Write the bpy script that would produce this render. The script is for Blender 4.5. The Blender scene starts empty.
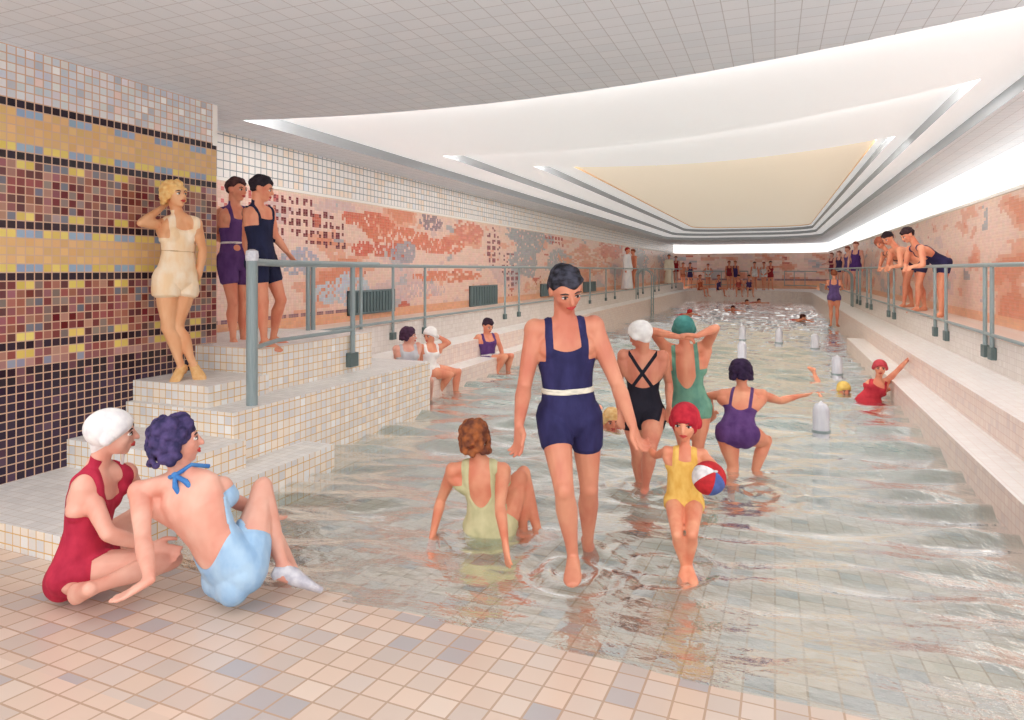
import bpy, bmesh, math, random
import numpy as np
from mathutils import Vector, Matrix, noise as mnoise

random.seed(7)
rng = np.random.default_rng(11)
scene = bpy.context.scene
COL = scene.collection
R = math.radians

# ------------------------------------------------------------------ camera
CAMZ, F, CX, HY = 1.80, 650.0, 512.0, 270.0
TH = math.atan2(263.0, F)
ST, CT = math.sin(TH), math.cos(TH)
CAM = Vector((0, 0, CAMZ))
FWD = Vector((-ST, CT, 0)); RGT = Vector((CT, ST, 0)); UP = Vector((0, 0, 1))

def P(px, py, d):
    "the world point seen at a pixel at depth d"
    return CAM + FWD * d + RGT * ((px - CX) / F * d) + UP * (-(py - HY) / F * d)
def depth(v): return (v - CAM).dot(FWD)
def Ypx(px, X):
    r = (px - CX) / F
    return -X * (CT + r * ST) / (ST - r * CT)
def dz(py, z): return F * (CAMZ - z) / (py - HY)
def ground(px, py, z): return P(px, py, dz(py, z))

cam = bpy.data.cameras.new('camera'); camo = bpy.data.objects.new('camera', cam)
COL.objects.link(camo); camo.location = CAM; camo.rotation_euler = (R(90), 0, TH)
cam.sensor_width = 36; cam.lens = F / 1024 * 36; cam.shift_y = -(360 - HY) / 1024
cam.clip_end = 200
scene.camera = camo

# ------------------------------------------------------------------ materials
def lin(c):
    out = []
    for v in c[:3]:
        v = v / 255
        out.append(v / 12.92 if v <= .04045 else ((v + .055) / 1.055) ** 2.4)
    return (*out, 1)

class NT:
    def __init__(s, name):
        s.m = bpy.data.materials.new(name); s.m.use_nodes = True
        s.t = s.m.node_tree; s.t.nodes.clear()
        s.out = s.t.nodes.new('ShaderNodeOutputMaterial')
    def n(s, typ, **kw):
        nd = s.t.nodes.new(typ)
        for k, v in kw.items(): setattr(nd, k, v)
        return nd
    def set(s, nd, key, v):
        if hasattr(v, 'is_output') or isinstance(v, bpy.types.NodeSocket): s.t.links.new(v, nd.inputs[key])
        else: nd.inputs[key].default_value = v
    def math(s, op, a, b=None, c=None, clamp=False):
        nd = s.n('ShaderNodeMath', operation=op); nd.use_clamp = clamp
        s.set(nd, 0, a)
        if b is not None: s.set(nd, 1, b)
        if c is not None: s.set(nd, 2, c)
        return nd.outputs[0]
    def mix(s, f, a, b):
        nd = s.n('ShaderNodeMix', data_type='RGBA')
        s.set(nd, 0, f); s.set(nd, 6, a); s.set(nd, 7, b)
        return nd.outputs[2]
    def noise(s, scale, detail=2, vec=None, rough=.5):
        nd = s.n('ShaderNodeTexNoise'); nd.inputs['Scale'].default_value = scale
        nd.inputs['Detail'].default_value = detail; nd.inputs['Roughness'].default_value = rough
        if vec is not None: s.t.links.new(vec, nd.inputs['Vector'])
        return nd.outputs['Fac']
    def ramp(s, fac, stops):
        nd = s.n('ShaderNodeValToRGB'); s.t.links.new(fac, nd.inputs[0])
        e = nd.color_ramp.elements
        while len(e) < len(stops): e.new(.5)
        for k, (p, c) in zip(e, stops): k.position = p; k.color = c
        return nd.outputs[0]
    def pos(s):
        return s.n('ShaderNodeNewGeometry').outputs['Position']
    def bsdf(s, color, rough=.5, spec=.5, metal=0, normal=None, emit=None, estr=0):
        b = s.n('ShaderNodeBsdfPrincipled')
        s.set(b, 'Base Color', color); s.set(b, 'Roughness', rough)
        b.inputs['Specular IOR Level'].default_value = spec; s.set(b, 'Metallic', metal)
        if normal is not None: s.t.links.new(normal, b.inputs['Normal'])
        if emit is not None:
            b.inputs['Emission Color'].default_value = emit; b.inputs['Emission Strength'].default_value = estr
        s.t.links.new(b.outputs[0], s.out.inputs[0])
        return b

def grid_mask(n, size, width, offset=(0, 0, 0), power=1):
    "1 on the joints of a 3-D tile grid, for whichever way a face looks"
    g = n.n('ShaderNodeNewGeometry')
    sp = n.n('ShaderNodeSeparateXYZ'); n.t.links.new(g.outputs['Position'], sp.inputs[0])
    sn = n.n('ShaderNodeSeparateXYZ'); n.t.links.new(g.outputs['True Normal'], sn.inputs[0])
    tot = None; cells = []
    for i in range(3):
        q = n.math('DIVIDE', n.math('ADD', sp.outputs[i], offset[i] + 100 * size), size)
        cells.append(n.math('FLOOR', q))
        fr = n.math('ABSOLUTE', n.math('SUBTRACT', n.math('FRACT', q), .5))
        a = n.math('GREATER_THAN', fr, .5 - width / size / 2)
        w = n.math('LESS_THAN', n.math('ABSOLUTE', sn.outputs[i]), .6)
        m = n.math('MULTIPLY', a, w)
        tot = m if tot is None else n.math('MAXIMUM', tot, m)
    cmb = n.n('ShaderNodeCombineXYZ')
    for i in range(3): n.t.links.new(cells[i], cmb.inputs[i])
    wn = n.n('ShaderNodeTexWhiteNoise'); n.t.links.new(cmb.outputs[0], wn.inputs[0])
    return tot, wn.outputs['Value']

def mat_tile(name, size, width, stops, grout, rough=.25, offset=(0, 0, 0), blotch=None):
    n = NT(name)
    mask, rnd = grid_mask(n, size, width, offset)
    c = n.ramp(rnd, [(p, lin(k)) for p, k in stops])
    if blotch: c = n.mix(n.math('MULTIPLY', n.noise(blotch[0], 3), blotch[2]), c, lin(blotch[1]))
    c = n.mix(mask, c, lin(grout))
    bp = n.n('ShaderNodeBump'); bp.inputs['Strength'].default_value = .25; bp.inputs['Distance'].default_value = .004
    bp.invert = True; n.t.links.new(mask, bp.inputs['Height'])
    n.bsdf(c, rough, .4, normal=bp.outputs[0])
    return n.m

def mat_plain(name, c, rough=.5, var=.0, c2=None, scale=6, spec=.4, metal=0, bump=0):
    n = NT(name)
    col = lin(c)
    if c2 is not None:
        f = n.noise(scale, 3)
        col = n.ramp(f, [(.35, lin(c)), (.65, lin(c2))])
    nrm = None
    if bump:
        b = n.n('ShaderNodeBump'); b.inputs['Strength'].default_value = bump; b.inputs['Distance'].default_value = .01
        n.t.links.new(n.noise(scale * 6, 4), b.inputs['Height']); nrm = b.outputs[0]
    n.bsdf(col, rough, spec, metal, nrm)
    return n.m

def mat_attr_tile(name, size, width, grout, rough=.25, offset=(0, 0, 0)):
    "mosaic: the colour of each tile is a face colour, joints between"
    n = NT(name)
    mask, rnd = grid_mask(n, size, width, offset)
    at = n.n('ShaderNodeAttribute', attribute_name='tile')
    n.bsdf(n.mix(mask, at.outputs['Color'], lin(grout)), rough, .4)
    return n.m

M = {}
M['floor'] = mat_tile('floor_tile', .13, .010,
    [(0, (226, 206, 190)), (.3, (238, 216, 198)), (.55, (204, 196, 190)), (.75, (242, 224, 208)), (.92, (186, 186, 190))],
    (196, 168, 146), .22, blotch=(1.3, (200, 160, 140), .35))
M['step'] = mat_tile('step_tile', .075, .007,
    [(0, (246, 240, 232)), (.35, (232, 226, 220)), (.6, (250, 236, 218)), (.8, (222, 220, 220)), (1, (252, 250, 246))],
    (226, 184, 118), .25)
M['tread'] = mat_tile('tread_tile', .075, .004, [(0, (226, 224, 222)), (1, (240, 238, 236))], (206, 196, 186), .4)
M['ledge'] = mat_tile('ledge_tile', .09, .004, [(0, (246, 240, 236)), (1, (252, 248, 245))], (236, 220, 212), .4)
M['riser'] = mat_tile('riser_tile', .075, .005, [(0, (240, 218, 206)), (.5, (246, 228, 216)), (1, (232, 212, 204))], (222, 190, 176), .35)
M['deckface'] = mat_tile('deck_face_tile', .075, .004, [(0, (226, 216, 208)), (1, (236, 228, 222))], (206, 194, 188), .35)
M['deck'] = mat_plain('deck_top', (238, 222, 212), .5, c2=(232, 206, 190), scale=2)
M['upper'] = mat_tile('upper_wall_tile', .105, .012, [(0, (250, 246, 242)), (.6, (246, 240, 236)), (.85, (250, 232, 214)), (1, (236, 238, 242))], (150, 158, 162), .3)
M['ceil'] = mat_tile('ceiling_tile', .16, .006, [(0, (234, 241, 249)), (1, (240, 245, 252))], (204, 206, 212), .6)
n = NT('opal_glass_panel'); n.bsdf(lin((240, 240, 242)), .6, .3, emit=(1, .99, .98, 1), estr=.23); M['opal'] = n.m
M['plaster'] = mat_plain('white_plaster', (240, 240, 242), .7)
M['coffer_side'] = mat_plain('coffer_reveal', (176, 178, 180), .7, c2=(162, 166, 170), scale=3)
M['cream_edge'] = mat_plain('cream_border', (236, 200, 160), .7)
n = NT('reveal_fill_glow'); n.bsdf(lin((250, 248, 244)), .6, .3, emit=(1, .98, .95, 1), estr=13.0); M['cove'] = n.m  # added glow on hidden near reveals, grades the ceiling and brightens the far wall
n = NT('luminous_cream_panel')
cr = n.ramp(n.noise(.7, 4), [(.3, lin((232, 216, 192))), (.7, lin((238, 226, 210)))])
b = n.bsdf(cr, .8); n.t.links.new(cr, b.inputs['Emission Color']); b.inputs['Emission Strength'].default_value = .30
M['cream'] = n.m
M['mosaic'] = mat_attr_tile('pier_mosaic', .066, .009, (214, 176, 150), .25, (0, 0, 0))
M['frieze'] = mat_attr_tile('frieze_mosaic', .05, .003, (222, 176, 160), .35)
M['cornice'] = mat_plain('cornice', (250, 246, 240), .6)
M['rail'] = mat_plain('painted_rail', (138, 154, 156), .35, c2=(152, 166, 168), scale=9, spec=.6)
M['bracket'] = mat_plain('bracket_iron', (96, 112, 112), .45)
M['grille'] = mat_plain('grille_iron', (104, 124, 128), .5)
M['grille_dark'] = mat_plain('grille_dark', (62, 74, 80), .7)
M['bollard'] = mat_plain('bollard_enamel', (226, 226, 232), .25, c2=(206, 206, 216), scale=5)

# water
n = NT('pool_water')
g = n.pos()
mp = n.n('ShaderNodeMapping'); mp.inputs['Scale'].default_value = (1.0, 1.9, 1); n.t.links.new(g, mp.inputs[0])
nz = n.n('ShaderNodeTexNoise'); nz.inputs['Scale'].default_value = 7; nz.inputs['Detail'].default_value = 4
n.t.links.new(mp.outputs[0], nz.inputs['Vector'])
bp = n.n('ShaderNodeBump'); bp.inputs['Strength'].default_value = .5; bp.inputs['Distance'].default_value = .03
n.t.links.new(nz.outputs['Fac'], bp.inputs['Height'])
tr = n.n('ShaderNodeBsdfTransparent'); tr.inputs[0].default_value = lin((240, 246, 244))
df = n.n('ShaderNodeBsdfDiffuse'); df.inputs[0].default_value = lin((176, 204, 200))
gl = n.n('ShaderNodeBsdfGlossy'); gl.inputs[0].default_value = (1, 1, 1, 1); gl.inputs['Roughness'].default_value = .04
for q in (gl,): n.t.links.new(bp.outputs[0], q.inputs['Normal'])
fr = n.n('ShaderNodeLayerWeight'); fr.inputs[0].default_value = .5; n.t.links.new(bp.outputs[0], fr.inputs['Normal'])
# clouding grows with the depth of the water, which deepens along the pool
sp = n.n('ShaderNodeSeparateXYZ'); n.t.links.new(g, sp.inputs[0])
mr = n.n('ShaderNodeMapRange'); n.t.links.new(sp.outputs[1], mr.inputs[0])
for k, v in zip(range(1, 5), (3.0, 8.0, .08, .45)): mr.inputs[k].default_value = v
m1 = n.n('ShaderNodeMixShader'); n.t.links.new(mr.outputs[0], m1.inputs[0])
n.t.links.new(tr.outputs[0], m1.inputs[1]); n.t.links.new(df.outputs[0], m1.inputs[2])
m2 = n.n('ShaderNodeMixShader'); n.t.links.new(n.math('MULTIPLY', n.math('POWER', fr.outputs['Facing'], 2.2), 1.7, clamp=True), m2.inputs[0])
n.t.links.new(m1.outputs[0], m2.inputs[1]); n.t.links.new(gl.outputs[0], m2.inputs[2])
n.t.links.new(m2.outputs[0], n.out.inputs[0])
M['water'] = n.m

def mat_skin(name, c, c2):
    n = NT(name)
    f = n.noise(5.5, 3)
    col = n.ramp(f, [(.34, lin(c)), (.66, lin(c2))])
    b = n.bsdf(col, .45, .35)
    b.inputs['Subsurface Weight'].default_value = .0
    return n.m
SKIN = {
 'tan': mat_skin('skin_tan', (224, 154, 124), (206, 122, 98)),
 'rose': mat_skin('skin_rose', (240, 188, 168), (228, 158, 138)),
 'gold': mat_skin('skin_gold', (240, 186, 142), (230, 162, 116)),
 'red': mat_skin('skin_ruddy', (238, 166, 132), (224, 134, 104)),
}
M['eye'] = mat_plain('eye_white', (244, 238, 232), .3)
M['dark'] = mat_plain('iris_brow', (58, 40, 40), .5)
M['lip'] = mat_plain('lips', (200, 70, 66), .5)
_cl = {}
def cloth(c, c2=None):
    k = (c, c2)
    if k not in _cl:
        d = c2 or tuple(max(0, int(v * .86)) for v in c)
        _cl[k] = mat_plain('cloth_%d_%d_%d' % c, c, .75, c2=d, scale=5, spec=.2, bump=.15)
    return _cl[k]

# ------------------------------------------------------------------ mesh helpers
class MB:
    def __init__(s): s.v = []; s.f = []; s.mi = []; s.cur = 0
    def add(s, vs, fs):
        o = len(s.v); s.v += [tuple(q) for q in vs]
        for f in fs: s.f.append([i + o for i in f]); s.mi.append(s.cur)
    def box(s, x0, x1, y0, y1, z0, z1):
        vs = [(x, y, z) for z in (z0, z1) for y in (y0, y1) for x in (x0, x1)]
        s.add(vs, [(0, 2, 3, 1), (4, 5, 7, 6), (0, 1, 5, 4), (2, 6, 7, 3), (0, 4, 6, 2), (1, 3, 7, 5)])
    def prism(s, poly, y0, y1):
        "poly in (x, z), counter-clockwise, extruded along y"
        k = len(poly)
        vs = [(x, y0, z) for x, z in poly] + [(x, y1, z) for x, z in poly]
        s.add(vs, [tuple(range(k)), tuple(range(2 * k - 1, k - 1, -1))] + [(i, i + k, (i + 1) % k + k, (i + 1) % k) for i in range(k)])
    def loft(s, secs, n=14):
        "secs: (centre, axis_a, axis_b) half axes; closed by end caps that round off"
        vs = []; fs = []
        for c, a, b in secs:
            for i in range(n):
                t = 2 * math.pi * i / n
                vs.append(c + a * math.cos(t) + b * math.sin(t))
        k = len(secs)
        for j in range(k - 1):
            for i in range(n):
                fs.append((j * n + i, j * n + (i + 1) % n, (j + 1) * n + (i + 1) % n, (j + 1) * n + i))
        fs.append(tuple(range(n - 1, -1, -1))); fs.append(tuple((k - 1) * n + i for i in range(n)))
        s.add(vs, fs)
    def tube(s, pts, r, n=10):
        pts = [Vector(p) for p in pts]; secs = []
        t0 = (pts[1] - pts[0]).normalized()
        a = t0.orthogonal().normalized()
        for i, p in enumerate(pts):
            if i == 0: t = t0
            elif i == len(pts) - 1: t = (pts[i] - pts[i - 1]).normalized()
            else: t = ((pts[i] - pts[i - 1]).normalized() + (pts[i + 1] - pts[i]).normalized()).normalized()
            a = (a - t * a.dot(t)).normalized(); b = t.cross(a)
            rr = r[i] if isinstance(r, (list, tuple)) else r
            secs.append((p, a * rr, b * rr))
        s.loft(secs, n)
    def cap(s, p0, p1, prof, n=12, off=None):
        "a limb: round-ended, radius profile [(t, r)], optional sideways offset per section"
        p0 = Vector(p0); p1 = Vector(p1); d = p1 - p0; L = d.length or 1e-5; t = d / L
        a = t.orthogonal().normalized(); b = t.cross(a); secs = []
        r0 = prof[0][1]; r1 = prof[-1][1]
        for k in (.15, .5, .8): secs.append((p0 - t * r0 * math.cos(math.asin(k)), a * r0 * k, b * r0 * k))
        for q in prof:
            c = p0 + d * q[0]
            if off is not None and len(q) > 2: c = c + off * q[2]
            secs.append((c, a * q[1], b * q[1]))
        for k in (.8, .5, .15): secs.append((p1 + t * r1 * math.cos(math.asin(k)), a * r1 * k, b * r1 * k))
        s.loft(secs, n)
    def ball(s, c, ax, ay, az, n=14, m=9):
        c = Vector(c); secs = []
        for j in range(1, m):
            ph = math.pi * j / m - math.pi / 2
            secs.append((c + az * math.sin(ph), ax * math.cos(ph), ay * math.cos(ph)))
        secs = [(c - az * .995, ax * .06, ay * .06)] + secs + [(c + az * .995, ax * .06, ay * .06)]
        s.loft(secs, n)
    def mesh(s, name, base=(0, 0, 0)):
        me = bpy.data.meshes.new(name)
        b = Vector(base)
        me.from_pydata([Vector(q) - b for q in s.v], [], s.f)
        me.update(); return me
    def build(s, name, mats, parent=None, base=None, smooth=True, recalc=True, bevel=0):
        base = Vector(base) if base is not None else (Vector(parent.location) if parent else Vector((0, 0, 0)))
        me = s.mesh(name, base)
        if recalc:
            bm = bmesh.new(); bm.from_mesh(me); bmesh.ops.recalc_face_normals(bm, faces=bm.faces)
            if bevel: bmesh.ops.bevel(bm, geom=bm.edges[:], offset=bevel, segments=2, affect='EDGES', profile=.7)
            bm.to_mesh(me); bm.free()
        mats = mats if isinstance(mats, (list, tuple)) else [mats]
        for m in mats: me.materials.append(m)
        if len(mats) > 1 and not bevel: me.polygons.foreach_set('material_index', s.mi)
        o = bpy.data.objects.new(name, me); COL.objects.link(o)
        if parent: o.parent = parent
        else: o.location = base
        if smooth:
            for p in me.polygons: p.use_smooth = True
            try: me.set_sharp_from_angle(angle=R(40))
            except Exception: pass
        return o

def tag(o, label=None, cat=None, group=None, kind=None):
    if label: o['label'] = label
    if cat: o['category'] = cat
    if group: o['group'] = group
    if kind: o['kind'] = kind
    return o
def empty(name, loc, label=None, cat=None, group=None):
    o = bpy.data.objects.new(name, None); COL.objects.link(o)
    o.location = loc; o.empty_display_size = .1
    return tag(o, label, cat, group)
def struct(o): o['kind'] = 'structure'; return o

# ------------------------------------------------------------------ the setting
FARY = 46.0            # far wall
WATERY = 41.0          # far end of the pool
XL, XR = -6.3, 3.08    # side walls
L = dict(w=-4.5, s=-4.85, d=-5.4); RR = dict(w=1.5, s=1.84, d=2.44)
ZL, ZS, ZD = .27, .58, .98
ZC = 3.50

# floor: the shallow tiled slope, then the deep tank
def floor_z(y):
    if y < 1.0: return .2145
    if y < 6.6: return -.11 * (y - 2.95)
    return -.4
mb = MB()
ys = [-1.2] + [1.0 + .4 * i for i in range(15)]
prof = [(-1.2, .2145), (1.0, .2145), (6.6, -.4015), (6.7, -1.0), (14, -1.5), (WATERY + .3, -1.6)]
for (y0, z0), (y1, z1) in zip(prof, prof[1:]):
    mb.add([(-6.4, y0, z0), (3.2, y0, z0), (3.2, y1, z1), (-6.4, y1, z1)], [(0, 1, 2, 3)])
struct(mb.build('floor', M['floor'], smooth=False))

# water with real waves
def wave(X, Y):
    far = np.clip((Y - 4.0) / 8.0, 0, 1)
    amp = (.040 + .010 * far) * np.clip((Y - 2.6) / 1.3, .15, 1) * (1 - .6 * np.clip((Y - 11) / 16, 0, 1))
    z = np.zeros_like(X)
    for k in range(16):
        lam = .26 + .75 * rng.random() ** 1.4
        ang = R(112 + rng.normal() * 20); ph = rng.random() * 6.28
        q = 2 * math.pi / lam * (X * math.cos(ang) * .6 + Y * math.sin(ang)) + ph + .8 * np.sin(X * 1.3 + k) + .6 * np.sin(Y * .9 + X * .7 + 2 * k)
        z += amp * (.35 + lam * .5) * (np.exp(np.sin(q) - 1) - .45) * .75
    return z
nx = 190
yy = [2.2]
while yy[-1] < WATERY + .15: yy.append(yy[-1] + max(.03, .006 * (yy[-1] + 1.0)))
yy = np.array(yy); xx = np.linspace(-5.0, 1.95, nx)
GX, GY = np.meshgrid(xx, yy)
GZ = wave(GX, GY)
# rings round the waders
for (cx, cy, a) in ((-1.12, 3.72, .012), (-.62, 3.98, .010), (-1.0, 5.4, .010), (-1.8, 4.05, .008), (-.1, 5.6, .008)):
    rr = np.hypot(GX - cx, GY - cy)
    GZ += 1.7 * a * np.cos(rr * 38) * np.exp(-((rr - .12) / .28) ** 2)
vs = np.stack([GX.ravel(), GY.ravel(), GZ.ravel()], 1)
ny = len(yy); idx = np.arange(ny * nx).reshape(ny, nx)
fs = np.stack([idx[:-1, :-1].ravel(), idx[:-1, 1:].ravel(), idx[1:, 1:].ravel(), idx[1:, :-1].ravel()], 1)
me = bpy.data.meshes.new('pool_water'); me.from_pydata(vs.tolist(), [], fs.tolist()); me.update()
for p in me.polygons: p.use_smooth = True
me.materials.append(M['water'])
wo = bpy.data.objects.new('pool_water', me); COL.objects.link(wo)
tag(wo, 'rippling pale green water filling the long tiled swimming pool', 'water', kind='stuff')

# pool sides: ledge (seat), step, deck along both sides, step level only at the far end
def side(xs, sgn, ynear, ledge_end, name):
    lw, ls, ld = xs['w'], xs['s'], xs['d']
    wall = XL - .1 if sgn < 0 else XR + .1
    def bx(nm, a, b, y0, y1, z0, z1, mats):
        m = MB(); x0, x1 = min(a, b), max(a, b)
        m.box(x0, x1, y0, y1, z0, z1)
        m.mi = [0, 1, 0, 0, 0, 0]
        struct(m.build(nm, mats, smooth=False, recalc=False))
    bx('pool_ledge_' + name, lw, ls, ynear, ledge_end, -1.7, ZL, [M['riser'], M['ledge']])
    bx('pool_step_' + name, ls, ld, ynear, WATERY + 5, -1.7, ZS, [M['riser'], M['ledge']])
    bx('pool_deck_' + name, ld, wall, ynear, WATERY + 1.5, -1.7, ZD, [M['deckface'], M['deck']])
side(L, -1, 6.0, 18.0, 'left')
side(RR, 1, 2.4, 16.4, 'right')
# far end with rounded corners
def far_curve(x0, x1, y, r, n=10):
    pts = [(x0 + r - r * math.cos(t), y - r + r * math.sin(t)) for t in [math.pi / 2 * i / n for i in range(n + 1)]]
    pts += [(x1 - r + r * math.sin(t), y - r + r * math.cos(t)) for t in [math.pi / 2 * i / n for i in range(n + 1)]]
    return pts
mb = MB()
cur = far_curve(L['s'], RR['s'], WATERY, 2.4)
k = len(cur)
vs = [(x, y, -1.7) for x, y in cur] + [(x, y, ZS) for x, y in cur]
mb.add(vs, [(i, i + 1, i + 1 + k, i + k) for i in range(k - 1)])
mb.cur = 1
vs = [(x, y, ZS) for x, y in cur] + [(x, FARY + .1, ZS) for x, y in cur]
mb.add(vs, [(i, i + 1, i + 1 + k, i + k) for i in range(k - 1)])
struct(mb.build('pool_deck_far', [M['riser'], M['ledge']], smooth=False))

# stair blocks on the left
def block(nm, x0, x1, y0, y1, z0, z1):
    m = MB(); m.box(x0, x1, y0, y1, z0, z1); m.mi = [0, 1, 0, 0, 0, 0]
    return struct(m.build(nm, [M['step'], M['tread']], smooth=False, recalc=False))
block('stair_block_lowest', -6.2, -3.75, 2.6, 4.92, -.6, .20)
block('stair_block_low', -6.2, -3.98, 3.55, 4.08, -.6, .42)
block('stair_block_long', -6.2, -4.10, 4.07, 7.33, -.6, .63)
block('stair_block_middle', -6.2, -4.45, 4.14, 4.85, -.6, .81)
block('stair_block_top', -6.2, -4.50, 4.82, 6.62, -.6, 1.05)

# walls
def grid_wall(nm, X, y0, y1, z0, z1, dyf, dzs, colf, mat, flip=1):
    ys_ = [y0]
    while ys_[-1] < y1 - 1e-6: ys_.append(min(y1, ys_[-1] + dyf(ys_[-1])))
    zs_ = [z0 + dzs * i for i in range(int(math.ceil((z1 - z0) / dzs)) + 1)]; zs_[-1] = z1
    NY, NZ = len(ys_), len(zs_)
    v = [(X, y, z) for z in zs_ for y in ys_]
    f = []; cols = []
    for j in range(NZ - 1):
        for i in range(NY - 1):
            q = (j * NY + i, j * NY + i + 1, (j + 1) * NY + i + 1, (j + 1) * NY + i)
            f.append(q if flip > 0 else q[::-1])
            cols.append(colf((ys_[i] + ys_[i + 1]) / 2, (zs_[j] + zs_[j + 1]) / 2))
    m = bpy.data.meshes.new(nm); m.from_pydata(v, [], f); m.update()
    at = m.attributes.new('tile', 'FLOAT_COLOR', 'FACE')
    at.data.foreach_set('color', np.array([lin(c) for c in cols], dtype=np.float32).ravel())
    m.materials.append(mat)
    o = bpy.data.objects.new(nm, m); COL.objects.link(o)
    return struct(o)

# mosaic pier
XP, TS = -5.35, .066
ROW0 = math.floor(3.075 / TS)
BLACK, BLUE, ORANGE, YEL = (46, 32, 44), (150, 172, 196), (226, 184, 126), (228, 204, 110)
MIXR = [(150, 78, 74), (122, 58, 56), (164, 104, 88), (138, 120, 112), (176, 128, 112), (104, 60, 60), (150, 92, 96), (120, 118, 130)]
WHITES = [(222, 222, 226), (214, 216, 222), (232, 230, 230), (226, 222, 222), (208, 212, 220)]
prr = random.Random(3)
def jit(c, a=8, r=prr):
    k = r.randint(-a, a); return tuple(max(0, min(255, q + k + r.randint(-3, 3))) for q in c)
def pier_col(y, z):
    row = ROW0 - math.floor(z / TS); col = math.floor(y / TS)
    if row < 0:
        if prr.random() < .13: return prr.choice([(252, 250, 248), (192, 196, 204), (240, 214, 206), (196, 196, 202)])
        return jit(prr.choice(WHITES), 4)
    if row in (0, 6, 14, 20): return jit(BLACK, 10)
    if row in (1, 5, 15, 19): return jit(BLUE) if (col // 3) % 2 == 0 else jit(YEL if row in (5, 15, 19) else ORANGE)
    if row in (2, 3, 4, 16, 17, 18): return jit(ORANGE, 7)
    if row in (7, 13, 21, 27, 29):
        if (col // 2) % 3 == 0: return jit(YEL, 12)
        return jit(prr.choice(MIXR + [(172, 148, 150)]))
    if row in (28, 31, 32): return jit(BLACK if prr.random() < .8 else (110, 70, 80), 10)
    if row > 32: return jit((52, 36, 56) if prr.random() < .9 else (88, 62, 80), 10)
    if row == 30: return jit(prr.choice([(176, 130, 124), (150, 150, 170), (138, 84, 84)]), 10)
    # red carpet with darker motifs
    mx, mz = col % 12, row % 8
    if 4 <= mx <= 7 and 1 <= mz <= 5 and (mx + mz) % 2: return jit((112, 30, 36), 10)
    return jit(prr.choice(MIXR), 12)
grid_wall('wall_pier', XP, -0.264, 5.082, -.066, ROW0 * TS + TS * 8, lambda y: TS, TS, pier_col, M['mosaic'], 1)
mb = MB(); mb.box(-6.4, XP - .002, -.264, 5.08, -.1, ZC); struct(mb.build('wall_pier_core', M['plaster'], smooth=False))
mb = MB(); mb.box(XP - .001, XP + .004, 5.03, 5.09, 3.08, ZC); struct(mb.build('trim_1', M['cornice'], smooth=False))

# the frieze
ZF = 2.92
def frieze_spot(px, py, X):
    y = Ypx(px, X); d = -X * ST + y * CT
    return y, CAMZ - (py - HY) / F * d
SPOTS = []   # (y, z, ry, rz, colour, density, tiles)
def spot(px, py, w, h, c, dens, dark=False, X=XL + .01):
    y, z = frieze_spot(px, py, X); y2, z2 = frieze_spot(px + w, py, X); _, z3 = frieze_spot(px, py + h, X)
    SPOTS.append((y, z, abs(y2 - y), abs(z3 - z), c, dens, dark))
for a in ((292, 205, 24, 16, (120, 34, 46), .75, True), (318, 228, 26, 16, (120, 34, 46), .75, True), (275, 225, 14, 20, (130, 40, 50), .6, True),
          (335, 245, 12, 8, (110, 40, 56), .6, True), (262, 195, 20, 14, (206, 96, 96), .5, True), (228, 188, 14, 16, (216, 110, 110), .6, True),
          (372, 222, 24, 10, (222, 120, 92), .8, False), (400, 236, 30, 9, (224, 128, 98), .75, False), (385, 250, 22, 7, (216, 112, 88), .7, False),
          (362, 248, 10, 8, (220, 110, 88), .8, False), (440, 246, 26, 8, (224, 130, 104), .8, False), (470, 232, 14, 12, (222, 136, 116), .7, False),
          (405, 252, 12, 10, (168, 164, 172), .9, False), (345, 290, 26, 16, (196, 206, 216), .8, False), (300, 262, 20, 12, (176, 176, 190), .7, False),
          (452, 276, 30, 6, (228, 140, 110), .8, False), (494, 246, 7, 18, (140, 66, 78), .7, True), (512, 270, 8, 18, (130, 70, 84), .6, True),
          (530, 240, 16, 18, (166, 172, 176), .9, False), (525, 262, 14, 16, (170, 174, 178), .85, False), (556, 236, 10, 8, (190, 66, 56), .8, True),
          (560, 262, 12, 12, (172, 176, 178), .8, False), (590, 262, 22, 14, (226, 160, 126), .6, False), (612, 250, 12, 8, (220, 130, 104), .6, False),
          (640, 262, 8, 14, (176, 180, 184), .8, False), (672, 262, 10, 10, (176, 180, 184), .6, False), (420, 290, 26, 8, (214, 190, 190), .7, False),
          (555, 285, 20, 8, (232, 190, 160), .6, False), (430, 222, 12, 8, (150, 130, 140), .7, False)):
    spot(*a)
frr = random.Random(5)
def frieze_col(y, z, seed=0.0):
    if z > ZF - .06: return jit((240, 216, 196), 3, frr)
    if z < 1.12: return jit((236, 178, 140), 5, frr)
    if 1.12 < z < 1.20 and y < 9: return jit((150, 112, 120), 14, frr) if frr.random() < .8 else (226, 180, 166)
    p = Vector((y * .55 + seed, z * 1.4, seed))
    a = mnoise.fractal(p, 1.0, 2.0, 4) ; b = mnoise.fractal(p * 1.7 + Vector((9, 4, 2)), 1.0, 2.0, 4)
    c = (240, 208, 192)
    if a > .45: c = (226, 146, 116)
    elif a > .25: c = (234, 174, 148)
    elif a < -.48: c = (190, 188, 190)
    elif a < -.25: c = (224, 194, 188)
    if b > .62: c = (202, 104, 84)
    elif b < -.66: c = (176, 176, 180)
    if seed == 0:
        for (sy, sz, ry, rz, cc, dens, dark) in SPOTS:
            q = ((y - sy) / ry) ** 2 + ((z - sz) / rz) ** 2
            q += .6 * mnoise.noise(Vector((y * 3, z * 5, sy)))
            if q < 1 and frr.random() < dens and (not dark or (int(y / .05) % 3 and int(z / .05) % 3)): c = jit(cc, 14 if dark else 6, frr)
    return jit(c, 5, frr)
fstep = lambda y: .05 if y < 12 else (.1 if y < 20 else .3)
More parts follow.
